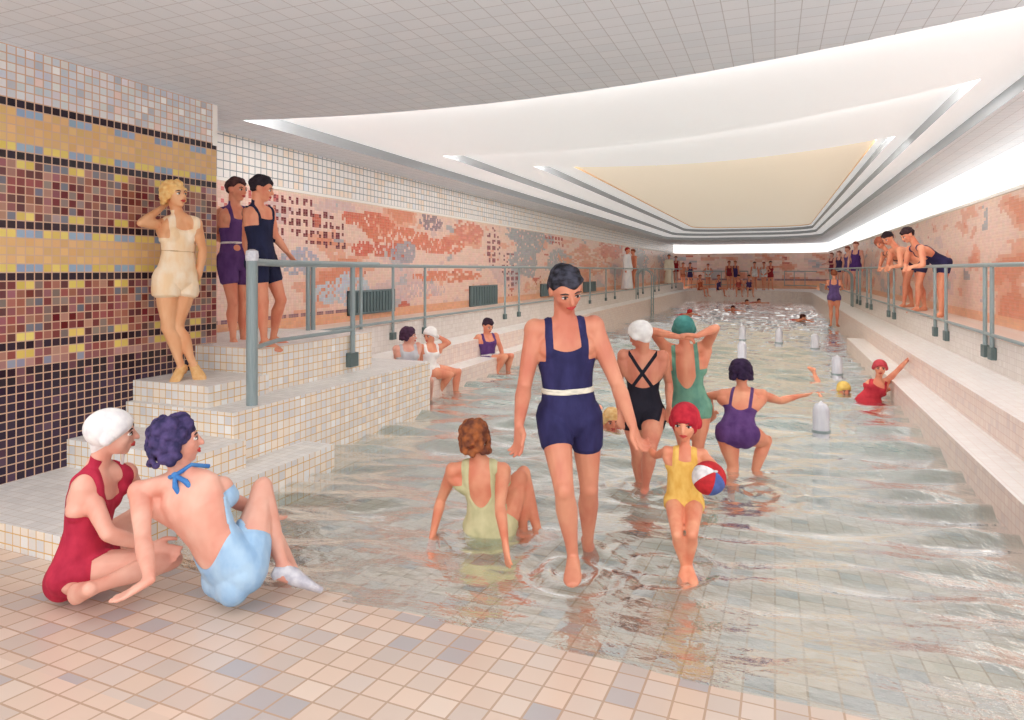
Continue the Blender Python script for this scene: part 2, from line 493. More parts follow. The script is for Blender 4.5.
grid_wall('wall_left', XL, 4.9, FARY, ZD - .4, ZF, fstep, .05, frieze_col, M['frieze'], 1)
grid_wall('wall_right', XR, 5.0, FARY, ZD - .4, ZF, lambda y: .1 if y < 25 else .3, .05, lambda y, z: frieze_col(y * .9, z, 31.0), M['frieze'], -1)
# far wall (rounded corners), frieze and white band
def far_wall(nm, z0, z1, mat, colored):
    cur = far_curve(XL, XR, FARY, 1.6)
    # subdivide
    pts = []
    for (a, b) in zip(cur, cur[1:]):
        ln = math.hypot(b[0] - a[0], b[1] - a[1]); kk = max(1, int(ln / .15))
        for i in range(kk): pts.append((a[0] + (b[0] - a[0]) * i / kk, a[1] + (b[1] - a[1]) * i / kk))
    pts.append(cur[-1])
    zs_ = [z0, z1] if not colored else [z0 + (z1 - z0) * i / 20 for i in range(21)]
    K = len(pts); v = [(x, y - .02, z) for z in zs_ for x, y in pts]
    f = []; cc = []
    for j in range(len(zs_) - 1):
        for i in range(K - 1):
            f.append((j * K + i, j * K + i + 1, (j + 1) * K + i + 1, (j + 1) * K + i))
            cc.append(frieze_col(pts[i][0] * 1.2, (zs_[j] + zs_[j + 1]) / 2, 57.0))
    m = bpy.data.meshes.new(nm); m.from_pydata(v, [], f); m.update()
    if colored:
        at = m.attributes.new('tile', 'FLOAT_COLOR', 'FACE')
        at.data.foreach_set('color', np.array([lin(c) for c in cc], dtype=np.float32).ravel())
    m.materials.append(mat)
    o = bpy.data.objects.new(nm, m); COL.objects.link(o); struct(o)
far_wall('wall_far', .5, ZF, M['frieze'], True)
n = NT('white_band_fill_glow'); n.bsdf(lin((250, 246, 240)), .6, .3, emit=(1, .98, .95, 1), estr=.7); M['band_fill'] = n.m  # white upper wall bands, with a glow added to brighten the far end
def strip(nm, X, y0, y1, z0, z1, t, mat):
    m = MB(); m.box(min(X, X + t), max(X, X + t), y0, y1, z0, z1); struct(m.build(nm, mat, smooth=False))
far_wall('wall_far_upper', ZF, ZC + .02, M['band_fill'], False)
strip('wall_left_upper', XL, 4.9, FARY, ZF, ZC + .02, -.1, M['upper'])
strip('wall_right_upper', XR, 5.0, FARY, ZF, ZC + .02, .1, M['band_fill'])
strip('trim_2', XL, 5.0, FARY, ZF - .02, ZF + .02, .015, M['cornice'])
strip('trim_3', XR, 5.0, FARY, ZF - .02, ZF + .03, -.02, M['cornice'])

# ceiling: nested coffers; each opening is straight at the sides, rounded at the far corners, bowed at the near end
def opening(x0, x1, yl, yr, bow, yf, r, n=14):
    pts = []
    for i in range(n + 1):                     # near edge, left to right, bowed towards the far end
        t = i / n
        pts.append((x0 + (x1 - x0) * t, yl + (yr - yl) * t + bow * 4 * t * (1 - t)))
    for i in range(n + 1):                     # right far corner
        a = math.pi / 2 * i / n
        pts.append((x1 - r + r * math.cos(a), yf - r + r * math.sin(a)))
    for i in range(n + 1):
        a = math.pi / 2 * i / n
        pts.append((x0 + r - r * math.sin(a), yf - r + r * math.cos(a)))
    return pts
LEV = [(ZC, opening(-5.60, 2.18, 5.7, 4.8, .75, 38.5, 2.6)), (3.64, opening(-4.97, 1.84, 9.3, 7.5, 1.0, 36.6, 2.2)),
       (3.77, opening(-4.25, 1.64, 11.6, 11.0, 1.0, 35.2, 1.8)), (3.90, opening(-3.80, 1.52, 12.6, 11.9, .9, 34.2, 1.5)), (3.94, None)]
mb = MB()
def ring(outer, inner, z):
    bm = bmesh.new()
    def loop(pts):
        v = [bm.verts.new((x, y, z)) for x, y in pts]
        return [bm.edges.new((v[i], v[(i + 1) % len(v)])) for i in range(len(v))]
    e = loop(outer)
    if inner: e += loop(inner)
    bmesh.ops.triangle_fill(bm, edges=e, use_beauty=True)
    bm.verts.index_update()
    vs = [v.co.copy() for v in bm.verts]; fs = []
    for f in bm.faces:
        q = [v.index for v in f.verts]
        if f.normal.z > 0: q = q[::-1]
        fs.append(q)
    bm.free(); mb.add(vs, fs)
def densify(a):
    out = []
    for p, q in zip(a, a[1:] + a[:1]):
        k = max(1, int(math.hypot(q[0] - p[0], q[1] - p[1]) / 2.0))
        out += [(p[0] + (q[0] - p[0]) * i / k, p[1] + (q[1] - p[1]) * i / k) for i in range(k)]
    return out
outer = densify([(XL - .1, 1.6), (XR + .1, 1.6), (XR + .1, FARY + .1), (XL - .1, FARY + .1)])
prev = outer
for i, (z, op) in enumerate(LEV):
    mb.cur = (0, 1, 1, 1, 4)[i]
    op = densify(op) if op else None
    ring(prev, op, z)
    if op:
        z2 = LEV[i + 1][0]; k = len(op)
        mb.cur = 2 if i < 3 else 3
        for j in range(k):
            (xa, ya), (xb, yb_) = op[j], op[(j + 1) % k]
            near = abs(xb - xa) > abs(yb_ - ya) and max(ya, yb_) < 20      # near reveals, unseen from the camera, carry the added glow
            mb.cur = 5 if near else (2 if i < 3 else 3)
            mb.add([(xa, ya, z), (xb, yb_, z), (xb, yb_, z2), (xa, ya, z2)], [(0, 3, 2, 1)])
    prev = op
struct(mb.build('ceiling', [M['ceil'], M['opal'], M['coffer_side'], M['cream_edge'], M['cream'], M['cove']], smooth=False, recalc=False))

# ------------------------------------------------------------------ rails, grilles, bollards, ladders
def rail_post(parent, x, y, ztop, zfoot, r=.022, bracket=None, side_=-1):
    m = MB(); m.tube([(x, y, zfoot), (x, y, ztop)], r); o = m.build('post', M['rail'], parent)
    if bracket:
        b = MB(); s = .075 if x > 0 else .055
        b.box(min(x - .03, x + .03 ), max(x - .03, x + .03), y - s, y + s, bracket - s, bracket + s)
        b.build('bracket', M['bracket'], o, base=parent.location, smooth=False, bevel=.008)
        o.children[0].matrix_parent_inverse = Matrix.Identity(4)
    return o
def railing(label, pts, ztop, zlow, posts, r=.026, zend=None, ends=(True, True)):
    root = empty('railing', (pts[0][0], pts[0][1], zlow), label, 'railing')
    def path(z):
        out = []
        for i, (x, y) in enumerate(pts): out.append((x, y, z))
        return out
    m = MB(); m.tube(path(ztop), r); m.build('top_rail', M['rail'], root)
    m = MB(); m.tube(path(zlow), r * .8); m.build('lower_rail', M['rail'], root)
    for q in posts:
        x, y, br = q[:3]
        rail_post(root, x, y, ztop, (br - .02) if br else zlow - .05, q[3] if len(q) > 3 else .022, br)
    return root
xd = L['d'] + .03
lp = []
for px in (313, 361, 393, 425, 505, 519, 571, 590, 606, 615, 638, 643, 655, 659, 672, 676, 686, 691):
    y = Ypx(px, xd); lp.append((xd, y, .80 if px > 370 else None, .03 if px in (313, 638, 643) else .022))
y0 = Ypx(308, xd)
railing('long grey railing along the left deck under the pink frieze', [(xd, y0), (xd, 41.5)], 1.86, 1.02,
        [(xd, y0, None, .026)] + lp)
# right railing
xr = RR['d'] - .03
rp = []
for px in (830, 836, 857, 860, 867, 871, 888.5, 894, 935, 946, 985, 992):
    rp.append((xr, Ypx(px, xr), .80, .034 if px in (857, 860) else .024))
railing('grey railing with square brackets along the right deck', [(xr, Ypx(1060, xr)), (xr, 41.5)], 1.86, 1.02, rp)
# far railings
yf = 44.0
railing('short grey railing at the left of the far end of the pool', [(L['d'] + .2, 41.7), (L['d'] + .8, 43.6), (-1.6, yf)], 1.72, .85,
        [(-4.2, 43.75, None), (-3.2, 43.85, None), (-1.6, yf, None)], .03)
railing('short grey railing at the right of the far end of the pool', [(.55, yf), (1.7, 43.6), (RR['d'] - .2, 41.7)], 1.72, .85,
        [(.55, yf, None), (1.1, 43.8, None), (1.7, 43.6, None)], .03)
# stair railing with its big newel
nb = P(252, 405, dz(405, .63)); nb.z = .63
root = empty('stair_railing', nb, 'grey stair railing with a thick white-topped newel post on the steps', 'railing')
m = MB(); m.tube([nb, nb + Vector((0, 0, 1.25))], .048, 20); m.build('newel_post', M['rail'], root)
m = MB(); m.tube([nb + Vector((0, 0, 1.25)), nb + Vector((0, 0, 1.29)), nb + Vector((0, 0, 1.335)), nb + Vector((0, 0, 1.35))], [.052, .056, .05, .02], 20); m.build('newel_cap', M['bollard'], root)
yb = Ypx(352, -4.47); xs_ = -4.46
m = MB(); m.tube([(nb.x, nb.y, 1.87), (xs_, nb.y + .6, 1.865), (xs_, Ypx(378, xs_), 1.86)], .034, 12); m.build('top_rail', M['rail'], root)
m = MB(); m.tube([(nb.x, nb.y, 1.12), (xs_, nb.y + .6, 1.12), (xs_, yb, 1.12)], .02, 10); m.build('lower_rail', M['rail'], root)
m = MB(); m.tube([(xs_, yb, .78), (xs_, yb, 1.86)], .028, 12); po = m.build('post', M['rail'], root)
m = MB(); m.box(-4.5, -4.43, yb - .075, yb + .075, .70, .86); bo = m.build('bracket', M['bracket'], po, base=root.location, smooth=False, bevel=.008)

# wall grilles on the frieze
def grille(px0, px1, py0, py1, label, fins):
    y0, z1 = frieze_spot(px0, py0, XL); y1, z0 = frieze_spot(px1, py1, XL)
    y0, y1 = min(y0, y1), max(y0, y1); z0, z1 = min(z0, z1), max(z0, z1)
    root = empty('wall_grille', (XL, (y0 + y1) / 2, z0), label, 'grille', 'vent grilles in the frieze')
    m = MB(); m.box(XL - .01, XL + .015, y0, y1, z0, z1); m.build('backing', M['grille_dark'], root, smooth=False)
    m = MB(); t = .03
    for b in ((y0, y1, z0, z0 + t), (y0, y1, z1 - t, z1), (y0, y0 + t, z0, z1), (y1 - t, y1, z0, z1)): m.box(XL, XL + .045, *b)
    m.build('frame', M['grille'], root, smooth=False)
    m = MB()
    for i in range(fins):
        yc = y0 + t + (y1 - y0 - 2 * t) * (i + .5) / fins
        m.box(XL, XL + .04, yc - (y1 - y0) / fins * .28, yc + (y1 - y0) / fins * .28, z0 + t, z1 - t)
    m.build('fins', M['grille'], root, smooth=False)
grille(347, 393, 291, 311, 'large grey finned grille in the frieze behind the stair railing', 14)
grille(469, 496, 286, 304, 'grey wall grille in the frieze above the seated man in purple', 10)
grille(540, 554, 284, 295, 'small grey wall grille beside the tall wading man, at the left of his head', 8)
grille(583, 595, 282, 291, 'small grey wall grille beside the tall wading man, at the right of his head', 8)

# white bollards in the pool
def bollard(px, pyb, h, label):
    p = ground(px, pyb, 0.0)
    root = empty('pool_bollard', (p.x, p.y, -.3), label, 'bollard', 'white posts rising from the water')
    r = .085
    prof = [(-1.2, r), (-.3, r), (h - r * 1.1, r), (h - r * .75, r * .9), (h - r * .35, r * .66), (h - .02, r * .3), (h, r * .08)]
    m = MB(); m.tube([(p.x, p.y, z) for z, _ in prof], [q for _, q in prof], 20); m.build('shaft', M['bollard'], root)
    m = MB(); m.tube([(p.x, p.y, .02), (p.x, p.y, .05)], r + .012, 20); m.build('collar', M['rail'], root)
bollard(821, 434, .36, 'nearest white rounded bollard standing in the water on the right')
bollard(837, 376, .36, 'white rounded bollard beyond the swimmer in the yellow cap')
bollard(815, 350, .38, 'white rounded bollard in the pool near the right wall')
bollard(742, 362, .42, 'white rounded bollard directly behind the dark haired woman in purple')
bollard(779, 344, .40, 'white rounded bollard in the middle of the far pool')
bollard(742.5, 341, .40, 'white rounded bollard farther behind the dark haired woman in purple')

# ladders
def ladder(X, px, side_, label, zb=-.7):
    y = Ypx(px, X)
    root = empty('pool_ladder', (X, y, ZS), label, 'ladder', 'steel ladders on the pool walls')
    inn = -side_
    for dy in (-.24, .24):
        m = MB()
        pts = [(X + inn * .10, y + dy, zb)] + [(X + inn * .10, y + dy, z) for z in (0, .6, 1.2, 1.55)]
        pts += [(X + inn * (.10 - .32 * (1 - math.cos(a))), y + dy, 1.55 + .26 * math.sin(a)) for a in [math.pi * i / 8 for i in range(1, 9)]]
        pts += [(X - inn * .54, y + dy, ZS)]
        m.tube(pts, .024, 10); m.build('handrail', M['rail'], root)
    for k in range(5):
        m = MB(); z = -.45 + .27 * k
        m.tube([(X + inn * .10, y - .24, z), (X + inn * .10, y + .24, z)], .018, 8); m.build('rung', M['rail'], root)
ladder(L['s'], 650, -1, 'steel ladder with curved handrails on the left pool wall')
ladder(RR['s'], 834, 1, 'steel ladder with a bather on it at the right pool wall')
# ------------------------------------------------------------------ people
def V(*a): return Vector(a)
def ray_solve(parent, spec, Ln):
    "joint at a pixel: (px, py, s)  s=-1 nearer / +1 farther at bone length Ln, else a depth offset"
    if isinstance(spec, Vector): return spec
    px, py, s = spec
    d1 = P(px, py, 1.0) - CAM
    dp = depth(parent)
    if s not in (-1, 1): return CAM + d1 * (dp + s)
    a = d1.dot(d1); b = -2 * d1.dot(parent - CAM); c = (parent - CAM).length_squared - Ln * Ln
    disc = b * b - 4 * a * c
    t = -b / (2 * a) if disc <= 0 else (-b + s * math.sqrt(disc)) / (2 * a)
    return CAM + d1 * t
def cam_dirs(p):
    tc = (CAM - p); tc.z = 0; tc.normalize()
    return tc, V(-tc.y, tc.x, 0)          # toward the camera, image right
def yawdir(p, deg):
    tc, r = cam_dirs(p); a = R(deg)
    return tc * math.cos(a) + r * math.sin(a)

def pose_px(H, d, pel, neck, head, hy, sy, hdy, arms, legs, pitch=0, tilt=0, sh=None, hip=None, child=1.0):
    J = {}
    p = P(pel[0], pel[1], d) if not isinstance(pel, Vector) else pel
    J['pel'] = p
    J['neck'] = ray_solve(p, neck, .295 * H); J['head'] = ray_solve(J['neck'], head, .115 * H)
    J['Fh'] = yawdir(p, hy); J['Fs'] = yawdir(p, sy); J['Fd'] = yawdir(p, hdy); J['pitch'] = pitch; J['tilt'] = tilt
    hw = .052 if H < 1.72 else .050
    for s in 'LR':
        sg = 1 if s == 'L' else -1
        A = (J['neck'] - p).normalized()
        lh = UP.cross(J['Fh']).normalized(); ls = UP.cross(J['Fs']); ls = (ls - A * ls.dot(A)).normalized()
        J['hip' + s] = p + lh * sg * .052 * H
        J['sh' + s] = J['neck'] + ls * sg * .096 * H - A * .022 * H
        if sh and s in sh: J['sh' + s] = ray_solve(J['neck'], sh[s], .11 * H)
        if hip and s in hip: J['hip' + s] = ray_solve(p, hip[s], .06 * H)
        e = arms[s]
        J['el' + s] = ray_solve(J['sh' + s], e[0], .172 * H); J['wr' + s] = ray_solve(J['el' + s], e[1], .15 * H)
        J['ha' + s] = ray_solve(J['wr' + s], e[2], .1 * H) if len(e) > 2 and e[2] is not None else None
        J['curl' + s] = e[3] if len(e) > 3 else .35
        g = legs[s]
        J['kn' + s] = ray_solve(J['hip' + s], g[0], .245 * H); J['an' + s] = ray_solve(J['kn' + s], g[1], .235 * H)
        J['to' + s] = ray_solve(J['an' + s], g[2], .13 * H) if len(g) > 2 and g[2] is not None else None
    return J

def hand(mb, w, dr, s, H, curl):
    "s: unit vector towards the thumb side; palm normal n"
    dr = dr.normalized(); s = (s - dr * s.dot(dr)).normalized(); n = dr.cross(s)
    q = H
    mb.loft([(w - dr * .012 * q, s * .012 * q, n * .010 * q), (w, s * .0155 * q, n * .012 * q), (w + dr * .02 * q, s * .021 * q, n * .011 * q),
             (w + dr * .04 * q, s * .0245 * q, n * .0095 * q), (w + dr * .052 * q, s * .023 * q, n * .008 * q), (w + dr * .056 * q, s * .015 * q, n * .005 * q)], 12)
    for i, (o, ln, sp) in enumerate(((.0185, .042, .20), (.0063, .048, .06), (-.0063, .045, -.08), (-.0185, .036, -.24))):
        b = w + dr * .049 * q + s * o * q; d = (dr + s * sp).normalized()
        p = [b]; a = curl * (.7 + .18 * i)
        for k, f in enumerate((.42, .32, .26)):
            ang = a * (k + .6)
            p.append(p[-1] + (d * math.cos(ang) + n * math.sin(ang)) * ln * f * q)
        mb.tube(p, [.0066 * q, .0064 * q, .0058 * q, .0046 * q], 8)
    b = w + dr * .012 * q + s * .014 * q; d1 = (dr * .62 + s * .75 + n * .15).normalized(); d2 = (dr * .9 + s * .3 + n * (.2 + curl * .5)).normalized()
    mb.tube([b, b + d1 * .026 * q, b + d1 * .026 * q + d2 * .02 * q, b + d1 * .026 * q + d2 * .036 * q], [.0095 * q, .0078 * q, .0068 * q, .005 * q], 8)

def remesh(mb, voxel, it=4):
    me = mb.mesh('tmp'); o = bpy.data.objects.new('tmp', me); COL.objects.link(o)
    m = o.modifiers.new('r', 'REMESH'); m.mode = 'VOXEL'; m.voxel_size = voxel; m.adaptivity = 0
    if it:
        m = o.modifiers.new('s', 'SMOOTH'); m.iterations = it; m.factor = .5
    dg = bpy.context.evaluated_depsgraph_get(); dg.update()
    ev = o.evaluated_get(dg); me2 = bpy.data.meshes.new_from_object(ev)
    me2.calc_loop_triangles()
    nv = len(me2.vertices); v = np.empty(nv * 3); me2.vertices.foreach_get('co', v); v = v.reshape(-1, 3)
    t = np.empty(len(me2.loop_triangles) * 3, dtype=np.int32); me2.loop_triangles.foreach_get('vertices', t); t = t.reshape(-1, 3)
    nn = np.empty(nv * 3); me2.vertices.foreach_get('normal', nn); nn = nn.reshape(-1, 3)
    bpy.data.objects.remove(o); bpy.data.meshes.remove(me); bpy.data.meshes.remove(me2)
    return v, t, nn

def clip(v, t, nn, f, off, taper=.012):
    "the part of the surface where f > 0, lifted by off along the normal, thinning to nothing at its edge"
    ins = f > 0
    k = ins[t].sum(1)
    full = t[k == 3]; mix = t[(k == 1) | (k == 2)]
    offv = (off if isinstance(off, np.ndarray) else np.full(len(v), off)) * np.clip(f / taper, .12, 1)
    nv = v + nn * offv[:, None]
    used = np.unique(np.concatenate([full.ravel(), mix.ravel()])) if len(mix) or len(full) else np.array([], int)
    remap = {}; out = []; faces = []
    sel = np.unique(full.ravel()) if len(full) else np.array([], int)
    mp = np.full(len(v), -1); mp[sel] = np.arange(len(sel)); out = [tuple(x) for x in nv[sel]]
    faces = mp[full].tolist()
    ed = {}
    def vid(i):
        if mp[i] < 0: mp[i] = len(out); out.append(tuple(nv[i]))
        return int(mp[i])
    def eid(i, j):
        kk = (i, j) if i < j else (j, i)
        if kk not in ed:
            a = f[i] / (f[i] - f[j]); q = v[i] + (v[j] - v[i]) * a + (nn[i] + (nn[j] - nn[i]) * a) * .0012
            ed[kk] = len(out); out.append(tuple(q))
        return ed[kk]
    for tri in mix:
        poly = []
        for a, b in ((0, 1), (1, 2), (2, 0)):
            i, j = tri[a], tri[b]
            if ins[i]: poly.append(vid(i))
            if ins[i] != ins[j]: poly.append(eid(i, j))
        if len(poly) >= 3: faces.append(poly)
    return out, faces

def put(name, verts, faces, mats, parent, base, mi=None):
    me = bpy.data.meshes.new(name)
    me.from_pydata((np.asarray(verts) - np.array(base)).tolist(), [], faces); me.update()
    me.polygons.foreach_set('use_smooth', [True] * len(me.polygons))
    for m in (mats if isinstance(mats, list) else [mats]): me.materials.append(m)
    if mi is not None: me.polygons.foreach_set('material_index', mi)
    o = bpy.data.objects.new(name, me); COL.objects.link(o); o.parent = parent
    return o

def segd(v, a, b):
    a = np.array(a); b = np.array(b); d = b - a; L2 = d @ d
    s = np.clip(((v - a) @ d) / L2, 0, 1)
    return np.linalg.norm(v - a - s[:, None] * d, axis=1), ((v - a) @ d) / L2

def human(label, J, H, sex='m', skin='tan', vox=.011, suit=None, hair=None, belt=None, shoes=None, base=None, group=None,
          detail=True, hs=1.0, name='person', extra=None, child=False, bulk=1.0, kind='person'):
    A3 = J['neck'] - J['pel']; A = A3.normalized(); TL = A3.length
    Fh, Fs = J['Fh'], J['Fs']
    def orth(fv, ax): return (fv - ax * fv.dot(ax)).normalized()
    fP = orth(Fh, (A * .5 + UP * .5).normalized()); fC = orth(Fs, A)
    B = bulk
    mb = MB()
    # torso
    if sex == 'm':
        prof = [(-.20, .052, .046), (-.1, .086, .06), (.05, .090, .064), (.3, .077, .054), (.45, .081, .056), (.65, .096, .063), (.8, .100, .060), (.9, .085, .048), (.98, .05, .036), (1.05, .034, .032)]
    elif child:
        prof = [(-.20, .055, .05), (-.1, .085, .066), (.05, .092, .07), (.3, .088, .066), (.5, .088, .064), (.7, .09, .062), (.84, .088, .056), (.92, .07, .045), (1, .04, .034), (1.06, .034, .032)]
    else:
        prof = [(-.20, .055, .05), (-.1, .096, .066), (.05, .100, .068), (.22, .084, .056), (.38, .073, .050), (.55, .080, .053), (.7, .088, .056), (.84, .086, .048), (.92, .066, .038), (1, .035, .03), (1.05, .03, .028)]
    secs = []
    bow = J.get('bow', 0.0)
    for u, a, b in prof:
        uu = min(max(u, 0), 1); f = (fP * (1 - uu) + fC * uu); ax = A
        if u < 0: ax = (A * (1 + u * 2) + UP * (-u * 2)).normalized()
        f = orth(f, ax); l = ax.cross(f)
        c = J['pel'] + A3 * u if u >= 0 else J['pel'] + ax * (u * TL)
        c = c - f * bow * H * 4 * uu * (1 - uu)
        secs.append((c, l * a * H * B, f * b * H * B))
    mb.loft(secs, 20)
    lC = A.cross(fC); lP = UP.cross(fP).normalized()
    if sex == 'f' and not child:
        for s in (1, -1): mb.ball(J['pel'] + A3 * .66 + lC * s * .042 * H + fC * .030 * H, lC * .036 * H, fC * .030 * H, A * .040 * H)
    elif sex == 'm':
        for s in (1, -1): mb.ball(J['pel'] + A3 * .74 + lC * s * .045 * H + fC * .036 * H, lC * .046 * H, fC * .026 * H, A * .036 * H)
    for s in (1, -1): mb.ball(J['pel'] + lP * s * .040 * H - fP * .030 * H - UP * .024 * H, lP * .052 * H, fP * .044 * H, UP * .054 * H)
    mb.ball(J['pel'] - fP * .030 * H - UP * .03 * H, lP * .05 * H, fP * .040 * H, UP * .05 * H)
    ka = (.88 if sex == 'f' else 1.0) * (.95 if child else 1)
    for s in 'LR':
        sg = 1 if s == 'L' else -1
        S, E, W = J['sh' + s], J['el' + s], J['wr' + s]
        mb.cap(J['neck'] - A * .01 * H, S, [(0, .034 * H * ka), (.6, .032 * H * ka), (1, .036 * H * ka)])
        mb.ball(S, lC * .037 * H * ka, fC * .038 * H * ka, A * .040 * H * ka)
        mb.cap(S, E, [(0, .034 * H * ka), (.3, .031 * H * ka), (.5, .0295 * H * ka), (.8, .025 * H * ka), (1, .0235 * H * ka)])
        mb.cap(E, W, [(0, .0235 * H * ka), (.22, .0262 * H * ka), (.6, .021 * H * ka), (1, .0155 * H * ka)])
        # lat
        mb.cap(J['pel'] + A3 * .62 + lC * sg * .065 * H, S - A * .03 * H, [(0, .032 * H), (1, .034 * H * ka)])
        hd = (J['ha' + s] - W) if J.get('ha' + s) is not None else (W - E)
        th = J.get('th' + s) or (fC * .9 - lC * sg * .45)
        if abs(th.normalized().dot(hd.normalized())) > .9: th = UP + lC * -sg * .3
        sthumb = th
        if detail: hand(mb, W, hd, sthumb if sg > 0 else sthumb, H * (1.08 if sex == 'm' else 1.0), J.get('curl' + s, .35) * (1 if sg < 0 else -1))
        else: mb.cap(W, W + hd.normalized() * .085 * H, [(0, .016 * H), (.5, .022 * H), (1, .012 * H)])
        Hp, K, N = J['hip' + s], J['kn' + s], J['an' + s]
        kt = 1.06 if sex == 'f' and not child else .94
        mb.cap(Hp, K, [(0, .056 * H * kt), (.25, .054 * H * kt), (.55, .046 * H * kt), (.85, .034 * H), (1, .031 * H)])
        td = (K - Hp).normalized(); sd = (N - K).normalized()
        back = (td - sd); back = -orth(fP, sd) if back.length < .15 else -(td + sd * -1).normalized()
        fwd_leg = orth(td, sd) if (td - sd * td.dot(sd)).length > .2 else orth(fP, sd)
        mb.cap(K, N, [(0, .031 * H, 0), (.12, .031 * H, .002), (.3, .035 * H, .008 * H), (.5, .030 * H, .006 * H), (.8, .0205 * H, .001), (1, .018 * H, 0)], off=-fwd_leg)
        mb.ball(K + fwd_leg * .008 * H, fwd_leg * .026 * H, sd.cross(fwd_leg) * .027 * H, sd * .034 * H)
        T = J.get('to' + s)
        if T is None:
            fd = V(fP.x, fP.y, 0).normalized() + lP * sg * .2; T = N + fd.normalized() * .125 * H - UP * .03 * H
        fd = (T - N).normalized(); up_f = (-sd - fd * (-sd).dot(fd)).normalized() if abs(sd.dot(fd)) < .97 else orth(fP, fd)
        sl = fd.cross(up_f); heel = N - up_f * .022 * H - fd * .022 * H
        fl = .15 * H; drop = -up_f * .022 * H
        foot = [(heel, sl * .012 * H, up_f * .012 * H), (heel + fd * .012 * H, sl * .02 * H, up_f * .02 * H), (N + drop * .55 + fd * .01 * H, sl * .021 * H, up_f * .030 * H),
                (N + drop * .8 + fd * .045 * H, sl * .024 * H, up_f * .023 * H), (N + drop * 1.05 + fd * .08 * H, sl * .029 * H, up_f * .016 * H),
                (N + drop * 1.2 + fd * .105 * H, sl * .028 * H, up_f * .012 * H), (N + drop * 1.3 + fd * .125 * H, sl * .018 * H, up_f * .008 * H)]
        mb.loft(foot, 12)
        J['foot' + s] = (foot, fd, up_f, sl, N)
    # neck and head
    h = .134 * H * hs
    hc = J['head']
    up_h = (hc - J['neck']).normalized()
    up_h = (up_h * .35 + UP * .65).normalized()
    fd0 = J['Fd']; fd0 = orth(fd0, up_h)
    pt = R(J.get('pitch', 0)); fF = fd0 * math.cos(pt) - up_h * math.sin(pt); uH = up_h * math.cos(pt) + fd0 * math.sin(pt)
    lH = uH.cross(fF)
    tl = R(J.get('tilt', 0)); uH, lH = uH * math.cos(tl) + lH * math.sin(tl), lH * math.cos(tl) - uH * math.sin(tl)
    def hp(x, y, z): return hc + (lH * x + fF * y + uH * z) * h
    def hb(x, y, z, a, b, c): mb.ball(hp(x, y, z), lH * a * h, fF * b * h, uH * c * h, 16, 11)
    nr = (.034 if sex == 'm' else .028) * H * (.9 if child else 1)
    mb.cap(J['neck'] - A * .02 * H, hp(0, -.12, -.2), [(0, nr * 1.12), (.5, nr), (1, nr)])
    hb(0, -.06, .12, .37, .45, .38)
    hb(0, .10, -.08, .30, .31, .38)
    hb(0, .13, -.27, .235, .22, .20)
    hb(0, .26, -.40, .11, .10, .085)
    hb(0, .31, .11, .25, .10, .06)
    for s in (1, -1):
        hb(s * .37, -.05, -.02, .05, .10, .13); hb(s * .17, .26, -.10, .10, .10, .09)
    mb.cap(hp(0, .40, .06), hp(0, .49, -.11), [(0, .035 * h), (.6, .05 * h), (1, .06 * h)], 10)
    hb(0, .385, -.235, .11, .05, .03); hb(0, .375, -.29, .09, .05, .03)
    if extra: extra(mb, J, H)
    v, t, nn = remesh(mb, vox, 3 if vox < .016 else 2)
    base = Vector(base) if base is not None else V(J['pel'].x, J['pel'].y, min(J['an' + s].z for s in 'LR') - .04 * H)
    root = empty(name, base, label, 'person', group)
    body_v = v.tolist(); body_f = t.tolist(); mi = [0] * len(body_f)
    if detail:
        fb = MB()
        def fe(m, x, y, z, a, b, c): fb.cur = m; fb.ball(hp(x, y, z), lH * a * h, fF * b * h, uH * c * h, 10, 7)
        for s in (1, -1):
            fe(1, s * .155, .345, .015, .075, .05, .036); fe(2, s * .155, .378, .015, .036, .03, .036)
            fb.cur = 2; fb.tube([hp(s * .07, .385, .105), hp(s * .16, .385, .135), hp(s * .26, .335, .105)], [.018 * h, .02 * h, .01 * h], 6)
            fb.tube([hp(s * .08, .378, .035), hp(s * .155, .39, .06), hp(s * .23, .35, .03)], [.01 * h, .014 * h, .008 * h], 6)
        fb.cur = 3; fb.tube([hp(-.115, .385, -.255), hp(-.05, .43, -.235), hp(0, .435, -.245), hp(.05, .43, -.235), hp(.115, .385, -.255)], [.01 * h, .026 * h, .024 * h, .026 * h, .01 * h], 8)
        fb.tube([hp(-.10, .39, -.262), hp(0, .43, -.29), hp(.10, .39, -.262)], [.01 * h, .028 * h, .01 * h], 8)
        o = len(body_v); body_v += [tuple(q) for q in fb.v]
        body_f += [[i + o for i in f] for f in fb.f]; mi += fb.mi
    put('body', body_v, body_f, [SKIN[skin], M['eye'], M['dark'], M['lip']], root, base, mi)
    # fields for clothing
    Av = np.array(A); pel = np.array(J['pel'])
    u = (v - pel) @ Av / TL
    uu = np.clip(u, 0, 1)[:, None]
    ff = np.array(fP) * (1 - uu) + np.array(fC) * uu; ff -= Av * (ff @ Av)[:, None]; ff /= np.linalg.norm(ff, axis=1)[:, None]
    ll = np.cross(Av, ff)
    x = ((v - pel) * ll).sum(1) / H; y = ((v - pel) * ff).sum(1) / H + bow * 4 * uu[:, 0] * (1 - uu[:, 0])
    dT, _ = segd(v, J['pel'] + A3 * .02, J['pel'] + A3 * .95); nT = dT / (.085 * H)
    arm = np.full(len(v), 9.0); armS = np.full(len(v), 9.0)
